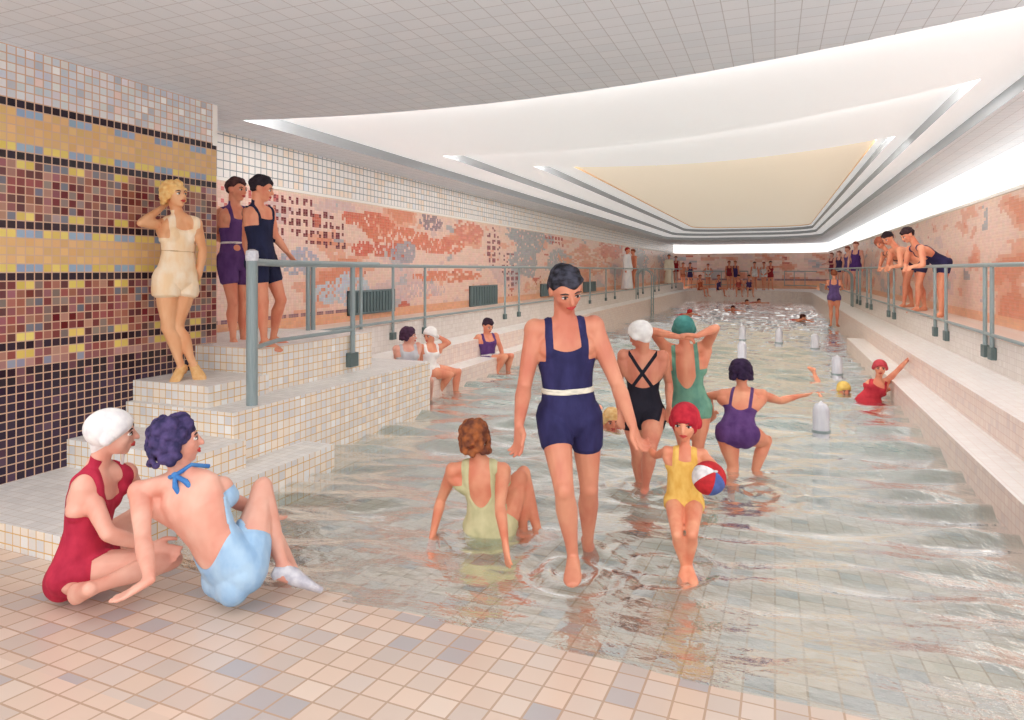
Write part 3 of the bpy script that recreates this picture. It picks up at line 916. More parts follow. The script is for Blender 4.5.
    for s in 'LR':
        d0, s0 = segd(v, J['sh' + s], J['el' + s]); d0 = np.where(s0 < .14, 9, d0)
        d1, _ = segd(v, J['el' + s], J['wr' + s]); W = J['wr' + s]; hd = (J['ha' + s] - W) if J.get('ha' + s) is not None else W - J['el' + s]
        d2, _ = segd(v, W, W + hd.normalized() * .1 * H)
        arm = np.minimum(arm, np.minimum(np.minimum(d0 / (.034 * H), d1 / (.028 * H)), d2 / (.032 * H)))
        armS = np.minimum(armS, d0)
    legf = np.full(len(v), 9.0); legn = np.full(len(v), 9.0)
    shank = np.full(len(v), 9.0)
    for s in 'LR':
        d0, s0 = segd(v, J['hip' + s], J['kn' + s])
        b = d0 < legn; legn = np.where(b, d0, legn); legf = np.where(b, s0 * .245, legf)
        d1, _ = segd(v, J['kn' + s], J['an' + s]); T = J['foot' + s][0][-1][0]; d2, _ = segd(v, J['an' + s], T)
        shank = np.minimum(shank, np.minimum(d1 / (.036 * H), d2 / (.034 * H)))
    hv = (v - np.array(hc)) / h
    hx, hy, hz = hv @ np.array(lH), hv @ np.array(fF), hv @ np.array(uH)
    isthigh = (legn / (.056 * H)) < nT
    def suitfield(sp):
        cut = sp.get('leg', .07)
        fl = np.where(isthigh, (cut - legf), .2)
        fsh = (shank - np.minimum(nT, legn / (.056 * H)) ) * .03 + .0
        farm = (arm - nT * sp.get('armk', .9)) * .03
        fr = y > 0
        sc, sw, s0 = sp.get('sc', .062), sp.get('sw', .013), .062
        def lim(u0, k, p): return (u0 + k * (np.abs(x) / .075) ** p - u) * .3
        top_f = lim(sp.get('front', .72), sp.get('fk', .10), 2); top_b = lim(sp.get('back', .6), sp.get('bk', .15), 2)
        strap = np.minimum(sw - np.abs(np.abs(x) - sc * (1 - .25 * np.clip(u - .8, 0, 1))), (1.12 - u) * .3)
        if sp.get('armtop', 0): strap = strap
        xb = strap
        if sp.get('cross'):
            q = np.clip((u - .45) / .5, -.2, 1.2); cxl = -.045 + .105 * q
            xb = np.maximum(sw - np.abs(x - cxl), sw - np.abs(x + cxl)); xb = np.where((u > .4) & (u < 1.1), xb, -1)
        if sp.get('nostrapb'): xb = np.full_like(x, -1)
        if sp.get('strapoff'): strap = np.full_like(x, -1); xb = strap
        strap = np.where(u > .4, strap, -1)
        top = np.where(fr, np.maximum(top_f, strap), np.maximum(top_b, xb))
        # armholes
        side = np.maximum((min(.68, sp.get('armu', .64)) - u) * .3, (sc + sw) - np.abs(x))
        low = np.where(isthigh, 1, (u + .32) * .3)
        hd = (np.linalg.norm(hv, axis=1) - .6) * .1
        return np.minimum.reduce([fl, fsh, farm, top, side, low, np.where(u > 1.0, hd, 1)])
    parts = {}
    if suit:
        f = suitfield(suit)
        if suit.get('trunks'): f = np.minimum(f, (suit['trunks'] - u) * .3)
        off = suit.get('off', .007)
        offa = np.full(len(v), off)
        if suit.get('flare'): offa = offa + suit['flare'] * np.clip((.1 - u) / .35, 0, 1)
        if suit.get('blouse'): offa = offa + suit['blouse'] * np.clip(1 - np.abs(u - .5) / .35, 0, 1)
        ov, of = clip(v, t, nn, f, offa)
        col = suit['c']
        so_ = put(suit.get('name', 'swimsuit'), ov, of, cloth(*col) if isinstance(col[0], tuple) else cloth(col), root, base)
        if belt:
            bc, u0, w = belt
            fb_ = np.minimum(f, (w - np.abs(u - u0)) * .3)
            ov, of = clip(v, t, nn, fb_, offa + .006, .002)
            b_ = put('belt', ov, of, cloth(bc), so_, base)
        for sb in suit.get('stripes', ()):
            pass
    if hair:
        kind_, hc_ = hair[0], hair[1]
        if kind_ == 'cap':
            lo, sl_ = (-.42, 1.35) if child else (-.14, .80)
            f = hz - (lo + sl_ * hy); f = np.minimum(f, .75 - np.linalg.norm(hv, axis=1)) * .12
            bump_ = .010 * np.ones(len(v))
            ov, of = clip(v, t, nn, f, bump_ * 1.3)
            put('swim_cap', ov, of, cloth(*hc_), root, base)
            if len(hair) > 2:
                sb = MB(); sb.tube([hp(.36, .12, -.1), hp(.33, .2, -.35), hp(.28, .22, -.62), hp(.30, .18, -.95)], [.03 * h, .04 * h, .03 * h, .045 * h], 8)
                sb.build('chin_strap', cloth(*hc_), root, base=base)
        elif kind_ == 'short':
            f = np.minimum(np.minimum(hz - (-.02 + .72 * hy + .25 * np.clip(.3 - np.abs(hx), 0, .3)), .8 - np.linalg.norm(hv, axis=1)), np.where((np.abs(hx) > .34) & (hz < .1) & (hy > -.15), -1, 1)) * .12
            f = f + .012 * np.sin(hx * 11 + 1.0) * (hy > 0)
            nz_ = np.array([mnoise.noise(Vector((q[0] * 9, q[1] * 3.5, q[2] * 5))) for q in hv]) if detail else np.zeros(len(v))
            ov, of = clip(v, t, nn, f, (.06 + .09 * np.clip(hz, 0, 1) + .06 * nz_) * h)
            put('hair', ov, of, cloth(*hc_), root, base)
        else:
            hbm = MB(); rr_ = random.Random(hash(label) % 1000 if False else len(label))
            lowz = hair[2] if len(hair) > 2 else -.35
            hbm.ball(hp(0, -.08, .15), lH * .40 * h, fF * .47 * h, uH * .40 * h, 16, 11)
            for i in range(260):
                zz = rr_.uniform(lowz, .55); an = rr_.uniform(0, 6.283)
                k = math.sqrt(max(0, 1 - ((zz - .1) / .48) ** 2)) if zz > .1 else 1
                px_, py_ = .40 * k * math.cos(an), -.07 + .46 * k * math.sin(an)
                if zz < .24 + .0 and py_ > .12 + .35 * (zz - .0): continue
                if zz < .38 and py_ > .26: continue
                rad = rr_.uniform(.07, .115)
                hbm.ball(hp(px_, py_, zz), lH * rad * h, fF * rad * h, uH * rad * h * .8, 8, 6)
            for s in (1, -1):
                hbm.ball(hp(s * .36, -.06, -.02), lH * .10 * h, fF * .15 * h, uH * .18 * h, 10, 7)
            hv2, ht2, _ = remesh(hbm, max(.006, vox * .7), 4)
            put('hair', hv2, ht2.tolist(), cloth(*hc_), root, base)
    if shoes:
        for s in 'LR':
            foot, fd, uf, sl, N = J['foot' + s]
            m = MB(); k = 1.10
            m.loft([(c + (fd * .012 * H if i == 6 else V(0, 0, 0)), a * k, b * (k if i != 2 else .8)) for i, (c, a, b) in enumerate(foot)], 14)
            if shoes[0] == 'heel':
                he = foot[0][0]; m.cap(he, he - uf * .0 - UP * shoes[2], [(0, .013 * H), (1, .008 * H)], 8)
                m.tube([N + fd * .018 * H - uf * .0, N + sl * .02 * H, N - fd * .02 * H, N - sl * .02 * H, N + fd * .018 * H], .006 * H, 6)
            m.build('shoe', cloth(*shoes[1]), root, base=base)
    return root

NAVY = ((54, 52, 98), (42, 40, 80)); PURP = ((104, 70, 128), (86, 54, 110)); BLK = ((38, 36, 48), (30, 28, 40))
# --- the tall man wading in front
J = pose_px(1.83, 3.86, (569, 414), (564, 322, .0), (566, 290, -.06), 4, 8, 22,
    {'L': ((618, 386, 1), (632, 424, -1), (640, 446, 0.0), .8), 'R': ((524, 388, 1), (519, 424, -1), (519, 450, -.03), .45)},
    {'R': ((564, 490, -1), (573, 556, 1), (571, 577, -1)), 'L': ((589, 488, .05), (588, 545, .22), (592, 560, .05))},
    pitch=22, tilt=-8)
human('tall man in navy swimsuit with white belt wading toward us, leading the girl by hand', J, 1.83, 'm', 'tan', .0085,
      suit=dict(c=NAVY, leg=.115, front=.70, fk=.12, back=.7, sc=.056, sw=.012, armu=.60, off=.008, flare=.003), belt=((246, 238, 220), .27, .035),
      hair=('short', ((28, 26, 32), (74, 74, 88))))
MANHAND = J['haL']
# --- the little girl with the ball
J = pose_px(1.10, 3.95, (684, 500), (685, 449, 0.0), (685, 422, -.02), 2, 0, -8,
    {'R': ((655, 456, 1), (643, 441, -1), (637, 437, .0), .8), 'L': ((722, 474, -1), (716, 490, -1), (704, 489, -.02), .7)},
    {'R': ((677, 534, -1), (684, 566, 1), None), 'L': ((692, 534, -1), (689, 565, 1), None)}, pitch=8)
human('little girl in yellow swimsuit and red swim cap holding a ball', J, 1.10, 'f', 'red', .0075, child=True, hs=1.42,
      suit=dict(c=((246, 204, 112), (232, 178, 84)), leg=.05, front=.80, fk=.10, back=.8, sc=.050, sw=.016, armu=.68, off=.006, flare=.008),
      hair=('cap', ((206, 52, 66), (176, 34, 52))))
bc = P(709, 478, depth(J['wrL']) - .02)
root = empty('beach_ball', bc, 'red, white and blue ball held under the arm of the little girl', 'ball')
mb = MB(); NS, NL = 24, 12; rb = .093
axb = Matrix.Rotation(R(35), 3, 'Y') @ Matrix.Rotation(R(40), 3, 'X')
vs = []; fs = []; mi = []
for j in range(NL + 1):
    for i in range(NS):
        a = 2 * math.pi * i / NS; b_ = math.pi * j / NL
        vs.append(bc + axb @ V(math.sin(b_) * math.cos(a), math.sin(b_) * math.sin(a), math.cos(b_)) * rb)
for j in range(NL):
    for i in range(NS):
        fs.append((j * NS + i, j * NS + (i + 1) % NS, (j + 1) * NS + (i + 1) % NS, (j + 1) * NS + i)); mi.append((0, 0, 0, 1, 0, 2)[(i // 4) % 6])
put('panels', vs, fs, [cloth((204, 50, 56)), cloth((240, 236, 236)), cloth((92, 112, 180))], root, bc, mi)
m = MB(); vv = bc + axb @ V(0, 0, rb); m.ball(vv, V(.012, 0, 0), V(0, .012, 0), V(0, 0, .006), 10, 6); m.build('valve', cloth((240, 236, 236)), root, base=bc)
# --- woman in black, crossed straps, seen from behind
J = pose_px(1.69, 5.45, (643, 412), (643, 352, .02), (640, 335, -.03), 178, 176, -128,
    {'L': ((617, 387, 1), (620, 412, -1), None), 'R': ((669, 384, 1), (669, 406, -1), None)},
    {'L': ((637, 452, .0), (641, 490, .1), None), 'R': ((650, 450, -1), (645, 488, .1), None)}, pitch=18)
human('woman in black swimsuit with crossed back straps and white cap', J, 1.69, 'f', 'tan', .010,
      suit=dict(c=BLK, leg=.10, front=.7, back=.42, bk=.10, cross=True, sc=.06, sw=.010, armu=.62),
      hair=('cap', ((250, 248, 244), (236, 232, 230))))
# --- woman in green, hands behind her head
J = pose_px(1.69, 5.75, (690, 405), (685, 350, -.02), (684, 329, .03), 172, 176, 178,
    {'L': ((652, 331, -1), (679, 337, -1), (690, 338, 0.0), .5), 'R': ((716, 328, -1), (697, 336, -1), (685, 334, 0.0), .5)},
    {'L': ((684, 448, .0), (684, 488, .05), None), 'R': ((698, 448, .0), (697, 488, .1), None)}, sh={'L': (665, 347, 0.0), 'R': (706, 345, 0.0)})
human('woman in green low-backed swimsuit and teal cap with hands behind her head', J, 1.69, 'f', 'red', .010,
      suit=dict(c=((122, 170, 146), (98, 146, 130)), leg=.06, front=.7, back=.34, bk=.5, sc=.058, sw=.010, armu=.66),
      hair=('cap', ((84, 150, 142), (66, 130, 126))))
# --- woman in purple stepping away with one arm out
J = pose_px(1.66, 5.7, (737, 433), (743, 389, .22), (741, 373, .06), 172, 176, 180,
    {'L': ((708, 396, .1), (712, 412, .12), None), 'R': ((780, 401, .12), (799, 396, .1), (809, 395, .03), .15)},
    {'L': ((733, 466, 0.0), (731, 498, -.05), None), 'R': ((766, 441, .12), (752, 480, .0), None)}, sh={'L': (723, 395, .02), 'R': (762, 395, .02)})
human('dark haired woman in purple swimsuit stepping away, right arm stretched out', J, 1.66, 'f', 'red', .010,
      suit=dict(c=PURP, leg=.05, front=.7, back=.42, bk=.30, sc=.050, sw=.008, armu=.54, off=.008),
      hair=('bob', ((58, 40, 72), (42, 28, 54)), -.25))
# --- woman sitting in the shallows
J = pose_px(1.70, 4.42, (489, 527), (480, 460, .0), (474, 438, .02), 150, 172, -170,
    {'L': ((441, 500, 1), (433, 533, -1), (431, 549, -.02), .1), 'R': ((500, 507, -1), (505, 540, -1), (507, 556, -.03), .1)},
    {'R': ((523, 474, 1), (538, 532, 1), None), 'L': ((519, 478, 1), (524, 536, 1), None)}, sh={'L': (453, 471, .03), 'R': (503, 471, -.06)})
human('brown haired woman in pale green swimsuit sitting in the shallow water', J, 1.70, 'f', 'red', .009,
      suit=dict(c=((216, 208, 164), (198, 192, 148)), leg=.05, front=.7, back=.36, bk=.45, sc=.060, sw=.016, armu=.70),
      hair=('bob', ((108, 64, 52), (176, 104, 62)), -.42))
# --- seated foreground pair
J = pose_px(1.80, 3.42, (236, 566), (182, 474, -.05), (177, 441, .03), 118, 165, 96,
    {'L': ((143, 540, -1), (150, 580, -1), (118, 600, -.06), .15), 'R': ((232, 500, .25), (262, 512, .12), None, .3)},
    {'R': ((262, 488, 1), (283, 566, 1), (318, 578, .05)), 'L': ((264, 520, 1), (300, 584, 1), (342, 596, -.02))}, sh={'L': (140, 492, -.03), 'R': (222, 488, .05)})
J['bow'] = .02
bl = human('dark haired woman in pale blue backless swimsuit sitting on the tiles', J, 1.80, 'f', 'rose', .009, bulk=1.06,
      suit=dict(c=((150, 186, 222), (176, 206, 232)), leg=.10, front=.86, fk=.0, back=.16, bk=.16, strapoff=True, armu=.70, off=.008, armk=1.0),
      hair=('bob', ((46, 42, 78), (84, 70, 116)), -.42), shoes=('slipper', ((222, 220, 226), (190, 188, 200))))
m = MB(); nk = J['neck']; A_ = (nk - J['pel']).normalized(); f_ = (J['Fs'] - A_ * J['Fs'].dot(A_)).normalized(); l_ = A_.cross(f_); nk = nk + A_ * .02
m.tube([nk + l_ * .11 + f_ * .06 - A_ * .06, nk + l_ * .062 + f_ * .0, nk + l_ * .03 - f_ * .056, nk - f_ * .068, nk - l_ * .03 - f_ * .056, nk - l_ * .062, nk - l_ * .11 + f_ * .06 - A_ * .06], .011, 8)
k_ = nk - f_ * .075; m.ball(k_, l_ * .02, f_ * .014, A_ * .018, 10, 7)
for dx in (-.035, .02): m.tube([k_, k_ + l_ * dx - A_ * .05 - f_ * .012, k_ + l_ * dx * 1.2 - A_ * .12 - f_ * .006], [.010, .014, .010], 8)
m.build('neck_tie', cloth((86, 146, 206), (64, 120, 190)), bl)
J = pose_px(1.80, 3.42, (82, 566), (98, 464, .02), (112, 433, -.02), 62, 58, 82,
    {'R': ((108, 534, -1), (150, 546, 1), (172, 554, .03), .3), 'L': ((140, 496, 1), (166, 488, 1), None, .3)},
    {'R': ((170, 560, -1), (98, 586, -1), (82, 592, .12)), 'L': ((140, 512, 1), (132, 580, 1), None)}, pitch=-4, sh={'R': (84, 484, -.06), 'L': (126, 474, .12)})
human('woman in crimson swimsuit and white swim cap sitting on the tiles', J, 1.80, 'f', 'rose', .009,
      suit=dict(c=((196, 52, 78), (168, 38, 64)), leg=.05, front=.68, fk=.15, back=.7, sc=.044, sw=.012, armu=.58),
      hair=('cap', ((246, 242, 240), (228, 222, 224)), True))
# --- blonde woman on the steps
J = pose_px(1.76, 5.92, (177, 276), (180, 215, .02), (175, 195, -.02), 25, 22, 42,
    {'R': ((141, 223, -.25), (163, 207, .30), (169, 197, .06), .9), 'L': ((203, 250, .08), (199, 277, .02), (191, 288, .05), .4)},
    {'R': ((168, 328, .0), (181, 366, .06), (171, 379, -.17)), 'L': ((177, 327, -1), (193, 364, .05), (200, 378, -.14))}, sh={'R': (162, 225, 0.0), 'L': (196, 224, 0.0)})
human('blonde woman in cream two-piece bathing dress posing by the mosaic pier', J, 1.76, 'f', 'gold', .009,
      suit=dict(c=((254, 234, 208), (248, 214, 172)), leg=.10, front=.74, fk=.15, back=.74, sc=.050, sw=.015, armu=.60, off=.009, flare=.02, blouse=.004), belt=((226, 186, 140), .40, .014),
      hair=('bob', ((250, 214, 150), (240, 184, 112)), -.30), shoes=('heel', ((240, 196, 140), (228, 176, 116)), .05))
# --- the two men on the top of the steps
J = pose_px(1.74, 6.9, (235, 259), (234, 207, .02), (237, 190, -.02), 25, 30, 48,
    {'R': ((215, 236, 1), (228, 243, -1), None, .5), 'L': ((252, 218, .15), (262, 214, .1), None, .3)},
    {'R': ((233, 303, -.02), (233, 339, .02), None), 'L': ((243, 303, .02), (243, 338, .05), None)}, sh={'R': (221, 214, 0.0), 'L': (246, 213, .05)})
human('man in purple swimsuit with white belt standing on the top step', J, 1.74, 'm', 'red', .010,
      suit=dict(c=PURP, leg=.14, front=.74, fk=.1, back=.7, sc=.046, sw=.011, armu=.58, off=.010, flare=.008), belt=((244, 236, 232), .30, .025),
      hair=('short', ((58, 36, 40), (92, 58, 56))))
J = pose_px(1.76, 6.45, (262, 258), (257, 206, .05), (262, 189, -.02), 62, 40, 78,
    {'R': ((246, 240, .05), (250, 262, .03), None), 'L': ((275, 236, .05), (287, 252, .03), None, .4)},
    {'R': ((263, 302, .0), (264, 340, .03), None), 'L': ((281, 300, -1), (273, 338, .12), None)}, sh={'R': (249, 213, -.02), 'L': (269, 213, .04)}, pitch=8)
human('dark haired man in navy swimsuit leaning on the stair railing', J, 1.76, 'm', 'red', .010,
      suit=dict(c=((40, 44, 74), (32, 34, 60)), leg=.14, front=.70, fk=.05, back=.7, sc=.046, sw=.009, armu=.58, off=.010),
      hair=('short', ((40, 32, 40), (54, 44, 52))))
# --- on the left ledge
J = pose_px(1.66, 9.0, (410, 378), (407, 345, 0), (409, 336, .0), 40, 20, 80,
    {'R': ((397, 364, .1), (399, 378, -.05), None), 'L': ((417, 362, .02), (420, 376, -.05), None)},
    {'R': ((424, 382, -1), (424, 402, 1), None), 'L': ((430, 381, -1), (430, 401, 1), None)})
human('woman in pale grey swimsuit sitting on the ledge behind the long step block', J, 1.66, 'f', 'rose', .013,
      suit=dict(c=((206, 206, 210), (190, 190, 198)), leg=.05, front=.8, back=.7, armu=.8),
      hair=('bob', ((84, 54, 78), (66, 42, 62)), -.25))
J = pose_px(1.68, 9.4, (428, 371), (430, 345, 0), (430, 335, .0), 55, 30, -40,
    {'R': ((421, 361, .02), (424, 374, -.05), None), 'L': ((449, 343, .02), (436, 335, .02), None)},
    {'R': ((450, 375, .1), (437, 396, .1), (449, 402, .0)), 'L': ((458, 372, 1), (455, 400, .0), None)}, pitch=14)
human('woman in white swimsuit and white cap sitting on the ledge, hand to her head', J, 1.68, 'f', 'red', .013,
      suit=dict(c=((250, 246, 242), (238, 232, 232)), leg=.06, front=.74, back=.7, armu=.8),
      hair=('cap', ((252, 248, 244), (240, 234, 232))))
J = pose_px(1.76, 11.6, (488, 360), (487, 335, 0), (488, 326, -.03), 45, 25, 35,
    {'R': ((466, 349, .02), (473, 364, .05), None), 'L': ((500, 346, .02), (503, 357, -.1), None)},
    {'R': ((505, 357, -1), (494, 377, 1), None), 'L': ((511, 356, -1), (507, 376, 1), None)}, pitch=20)
human('man in purple swimsuit with white belt sitting alone on the left ledge', J, 1.76, 'm', 'red', .014,
      suit=dict(c=PURP, leg=.11, front=.74, back=.7, armu=.68, off=.010), belt=((246, 240, 236), .22, .03),
      hair=('short', ((62, 44, 60), (50, 34, 46))))
# --- swimmers
def swim(label, px, py, dirdeg, suitc, hair_, H=1.66, rise=.02, skin='red', arm=.6, sex='f', vox=.014, z=None, detail=True, roll=0, hdpitch=-35, kick=0):
    w = ground(px, py, 0); tc, rt = cam_dirs(w); a = R(dirdeg)
    dr = tc * math.cos(a) + rt * math.sin(a)           # the way the head points
    lf = UP.cross(dr)
    J = {}
    hd = w + UP * rise; J['head'] = hd
    J['neck'] = hd - dr * .09 * H - UP * .065 * H; J['pel'] = J['neck'] - dr * .285 * H - UP * .07 * H
    J['Fh'] = -UP + dr * .1; J['Fs'] = -UP + dr * .2; J['Fd'] = dr; J['pitch'] = hdpitch + 30
    for s in 'LR':
        g = -lf if s == 'L' else lf
        g = lf if s == 'L' else -lf
        J['hip' + s] = J['pel'] + g * .052 * H; J['sh' + s] = J['neck'] + g * .1 * H - dr * .02 * H
        J['kn' + s] = J['hip' + s] - dr * .235 * H - UP * (.03 if s == 'L' else .06) * H; J['an' + s] = J['kn' + s] - dr * .22 * H + UP * (.05 if s == 'L' else -.02) * H
        if kick and s == 'L':
            J['kn' + s] = J['hip' + s] - dr * .24 * H + UP * .02; J['an' + s] = J['kn' + s] - dr * .16 * H + UP * .16 * H
        J['to' + s] = J['an' + s] - dr * .12 * H
        up_ = arm if s == 'R' else -.1
        J['el' + s] = J['sh' + s] + (dr * .6 + g * .7 + UP * up_ * .5).normalized() * .172 * H
        J['wr' + s] = J['el' + s] + (dr * .9 + g * .05 - UP * up_ * .5).normalized() * .15 * H
        J['ha' + s] = None; J['curl' + s] = .1
    return human(label, J, H, sex, skin, vox, suit=dict(c=suitc, leg=.05, front=.74, back=.7, armu=.75), hair=hair_, detail=detail,
                 base=(w.x, w.y, -.3), name='person')
swim('fair haired bather up to the chin in the water behind the tall man', 612, 432, 10, ((214, 120, 110), (200, 100, 96)), ('bob', ((240, 206, 150), (222, 172, 108)), -.25), rise=.13, arm=-.2)
o = swim('swimmer in a yellow cap near the right ledge', 844, 394, 24, ((240, 228, 214), (226, 212, 200)), ('cap', ((240, 208, 120), (226, 188, 96))), rise=.06, arm=.3, kick=1)
# kicked-up leg of that swimmer is part of her body; the bather in the red cap holds the ledge
J = pose_px(1.60, 9.0, (868, 402), (879, 381, .0), (880, 368, -.03), 30, 10, 5,
    {'R': ((872, 396, .0), (888, 390, .12), (897, 384, .15), .2), 'L': ((898, 370, .25), (909, 358, .45), (915, 355, .5), .1)},
    {'R': ((852, 416, .1), (842, 424, .2), None), 'L': ((856, 414, .2), (846, 422, .3), None)}, sh={'R': (872, 384, .0), 'L': (887, 381, .05)})
human('woman in red swimsuit and red cap reaching for the right wall', J, 1.6, 'f', 'red', .011,
      suit=dict(c=((204, 60, 70), (180, 44, 58)), leg=.05, front=.74, back=.7, armu=.66), hair=('cap', ((214, 84, 92), (198, 66, 78))), base=(J['pel'].x, J['pel'].y, -.3), name='person')
for (px, py, dg, c, lab) in ((690, 315, 100, (206, 60, 60), 'distant swimmer in red close to the left wall, beyond the ladder'),
        (733, 311, 20, (210, 80, 80), 'distant swimmer half way down the pool, right of the swimmer in red'),
        (803, 321, 95, (200, 70, 60), 'distant swimmer with dark hair ahead of the right ladder'),
        (747, 304, 60, (220, 120, 110), 'small far swimmer, leftmost of the two under the far deck'),
        (759, 303, 60, (214, 100, 100), 'small far swimmer, rightmost of the two under the far deck')):
    swim(lab, px, py, dg, (c, c), ('cap', (c, c)) if c[1] < 70 else ('short', ((90, 50, 44), (70, 40, 36))), rise=.12, arm=.5, vox=.026, detail=False)

# --- standing bathers farther off
def stand(label, pos, H, yaw, sex, skin, suit_, hair_, arms='down', stride=0.0, lean=0.0, vox=.02, robe=None, detail=False, hdy=None, group=None, side=1, headpitch=0):
    tc, rt = cam_dirs(pos); Fv = tc * math.cos(R(yaw)) + rt * math.sin(R(yaw)); lf = UP.cross(Fv)
    J = {'Fh': Fv, 'Fs': Fv, 'Fd': yawdir(pos, hdy if hdy is not None else yaw), 'pitch': headpitch}
    J['pel'] = pos + UP * .53 * H
    J['neck'] = J['pel'] + UP * .295 * H * math.cos(lean) + Fv * .295 * H * math.sin(lean)
    J['head'] = J['neck'] + UP * .112 * H + Fv * .02 * H * (1 + 3 * lean)
    for s in 'LR':
        g = lf if s == 'L' else -lf; k = 1 if s == 'L' else -1
        J['hip' + s] = J['pel'] + g * .052 * H; J['sh' + s] = J['neck'] + g * .1 * H - UP * .022 * H
        st = stride * k
        J['an' + s] = pos + g * .05 * H + UP * .04 * H + Fv * st * H
        J['kn' + s] = (J['hip' + s] + J['an' + s]) / 2 + Fv * (.012 + abs(st) * .12) * H
        mode = arms if isinstance(arms, str) else arms[0 if s == 'L' else 1]
        S = J['sh' + s]
        if mode == 'down': e = S + (g * .2 - UP + Fv * .05).normalized() * .172 * H; w_ = e + (g * .02 - UP + Fv * .2).normalized() * .15 * H
        elif mode == 'hip': e = S + (g * .8 - UP * .8 - Fv * .2).normalized() * .172 * H; w_ = e + (-g * .75 - UP * .55 + Fv * .4).normalized() * .15 * H
        elif mode == 'out': e = S + (g + UP * .02).normalized() * .172 * H; w_ = e + (g + UP * .05).normalized() * .15 * H
        elif mode == 'rail': e = S + (g * .25 - UP * .75 + Fv * .6).normalized() * .172 * H; w_ = e + (Fv * .9 - UP * .1 - g * .2).normalized() * .15 * H
        elif mode == 'lean': e = S + (g * .35 - UP * .95 + Fv * .1).normalized() * .172 * H; w_ = e + (Fv * .3 - UP * .12 - g * .85).normalized() * .15 * H
        elif mode == 'up': e = S + (g * .6 + UP * .8).normalized() * .172 * H; w_ = e + (-g * .5 + UP * .6).normalized() * .15 * H
        elif mode == 'fold': e = S + (g * .3 - UP + Fv * .25).normalized() * .172 * H; w_ = e + (Fv * .6 - g * .8 + UP * .15).normalized() * .15 * H
        J['el' + s], J['wr' + s] = e, w_; J['ha' + s] = None
    o = human(label, J, H, sex, skin, vox, suit=suit_, hair=hair_, detail=detail, base=pos, group=group)
    if robe:
        m = MB(); c0 = pos; secs = []
        for z, a, b in ((.02, .17, .14), (.25, .15, .12), (.5, .125, .095), (.62, .105, .08), (.75, .125, .085), (.82, .11, .07), (.85, .05, .045)):
            secs.append((c0 + UP * z * H, lf * a * H, Fv * b * H))
        m.loft(secs, 18)
        for s in 'LR': m.cap(J['sh' + s], J['el' + s], [(0, .045 * H), (1, .042 * H)]); m.cap(J['el' + s], J['wr' + s], [(0, .042 * H), (.8, .045 * H)])
        v_, t_, _ = remesh(m, vox, 2)
        put('robe', v_, t_.tolist(), cloth(*robe), o, pos)
    return o
def sdict(c, leg=.06, **k): return dict(c=(c, tuple(int(q * .85) for q in c)), leg=leg, front=.74, back=.72, armu=.78, off=.012, **k)
def onX(px, X, z):
    y = Ypx(px, X); return V(X, y, z)
FZ = ZS
def far(px, Y, z=FZ):
    r = (px - CX) / F; X = Y * (r * CT - ST) / (CT + r * ST)
    return V(X, Y, z)
BRN = ((74, 46, 44), (54, 34, 34)); RED = (186, 52, 60)
XD = L['d'] - .38
stand('red haired person in a long white robe behind the left railing', onX(627, XD, ZD), 1.75, 60, 'f', 'red', sdict((176, 40, 56)), ('short', ((180, 48, 44), (150, 40, 40))), robe=((248, 246, 246), (234, 234, 240)), vox=.016)
stand('bare bather in tan trunks standing beside the white robe', onX(633.5, XD + .05, ZD), 1.72, -60, 'm', 'red', dict(c=((206, 132, 100), (190, 116, 88)), leg=.09, front=.5, back=.5, armu=.5, trunks=.12), ('short', ((150, 84, 60), (128, 70, 50))), vox=.018)
stand('dark haired woman in a long cream robe behind the left railing', onX(669, XD, ZD), 1.72, 10, 'f', 'red', sdict((240, 226, 200)), ('short', BRN), robe=((250, 240, 218), (240, 228, 204)), vox=.018)
stand('bather in a red swimsuit beside the cream robe', onX(676, XD + .1, ZD), 1.66, -10, 'm', 'rose', sdict((182, 44, 54), .1), ('short', BRN), vox=.02)
stand('bather in orange tan trunks behind the red swimsuit on the left deck', far(683, 44.4), 1.7, 30, 'm', 'red', dict(c=((214, 130, 96), (196, 112, 84)), leg=.09, front=.5, back=.5, armu=.5, trunks=.12), ('short', ((160, 96, 70), (140, 80, 60))), vox=.02)
stand('bather in a navy swimsuit on the far left deck', far(690, 44.2), 1.7, 20, 'm', 'red', sdict((78, 62, 110), .1), ('short', BRN), vox=.02)
stand('bather in a white top on the far left deck, arms spread on the rail', far(708, 44.8), 1.62, 10, 'f', 'red', sdict((244, 240, 232)), ('short', ((150, 70, 54), (120, 56, 46))), arms='hip', vox=.022)
stand('bather in a dark red swimsuit, left of a close pair on the far deck', far(729, 43.0), 1.78, 20, 'f', 'red', sdict((156, 50, 60)), ('short', ((170, 70, 54), (140, 60, 50))), vox=.026)
stand('bather in a navy swimsuit, right of a close pair on the far deck', far(735.5, 43.1), 1.78, -30, 'm', 'red', sdict((80, 62, 120), .1), ('short', ((190, 110, 70), (160, 90, 60))), vox=.026)
stand('bather in a white swimsuit standing right of the seated pair at the far end', far(754.5, 43.2), 1.72, 10, 'f', 'red', sdict((248, 244, 240)), ('short', BRN), vox=.026)
stand('bather in a white swimsuit walking with arms out at the far end', far(764, 42.6), 1.7, -20, 'f', 'red', sdict((246, 240, 236)), ('short', ((160, 60, 50), (130, 50, 44))), arms='hip', stride=.06, vox=.026)
stand('bather in a dark red swimsuit with an arm stretched out at the far end', far(770.5, 43.6), 1.76, 20, 'm', 'red', sdict((170, 44, 54), .1), ('short', BRN), arms=('out', 'down'), stride=.06, vox=.026)
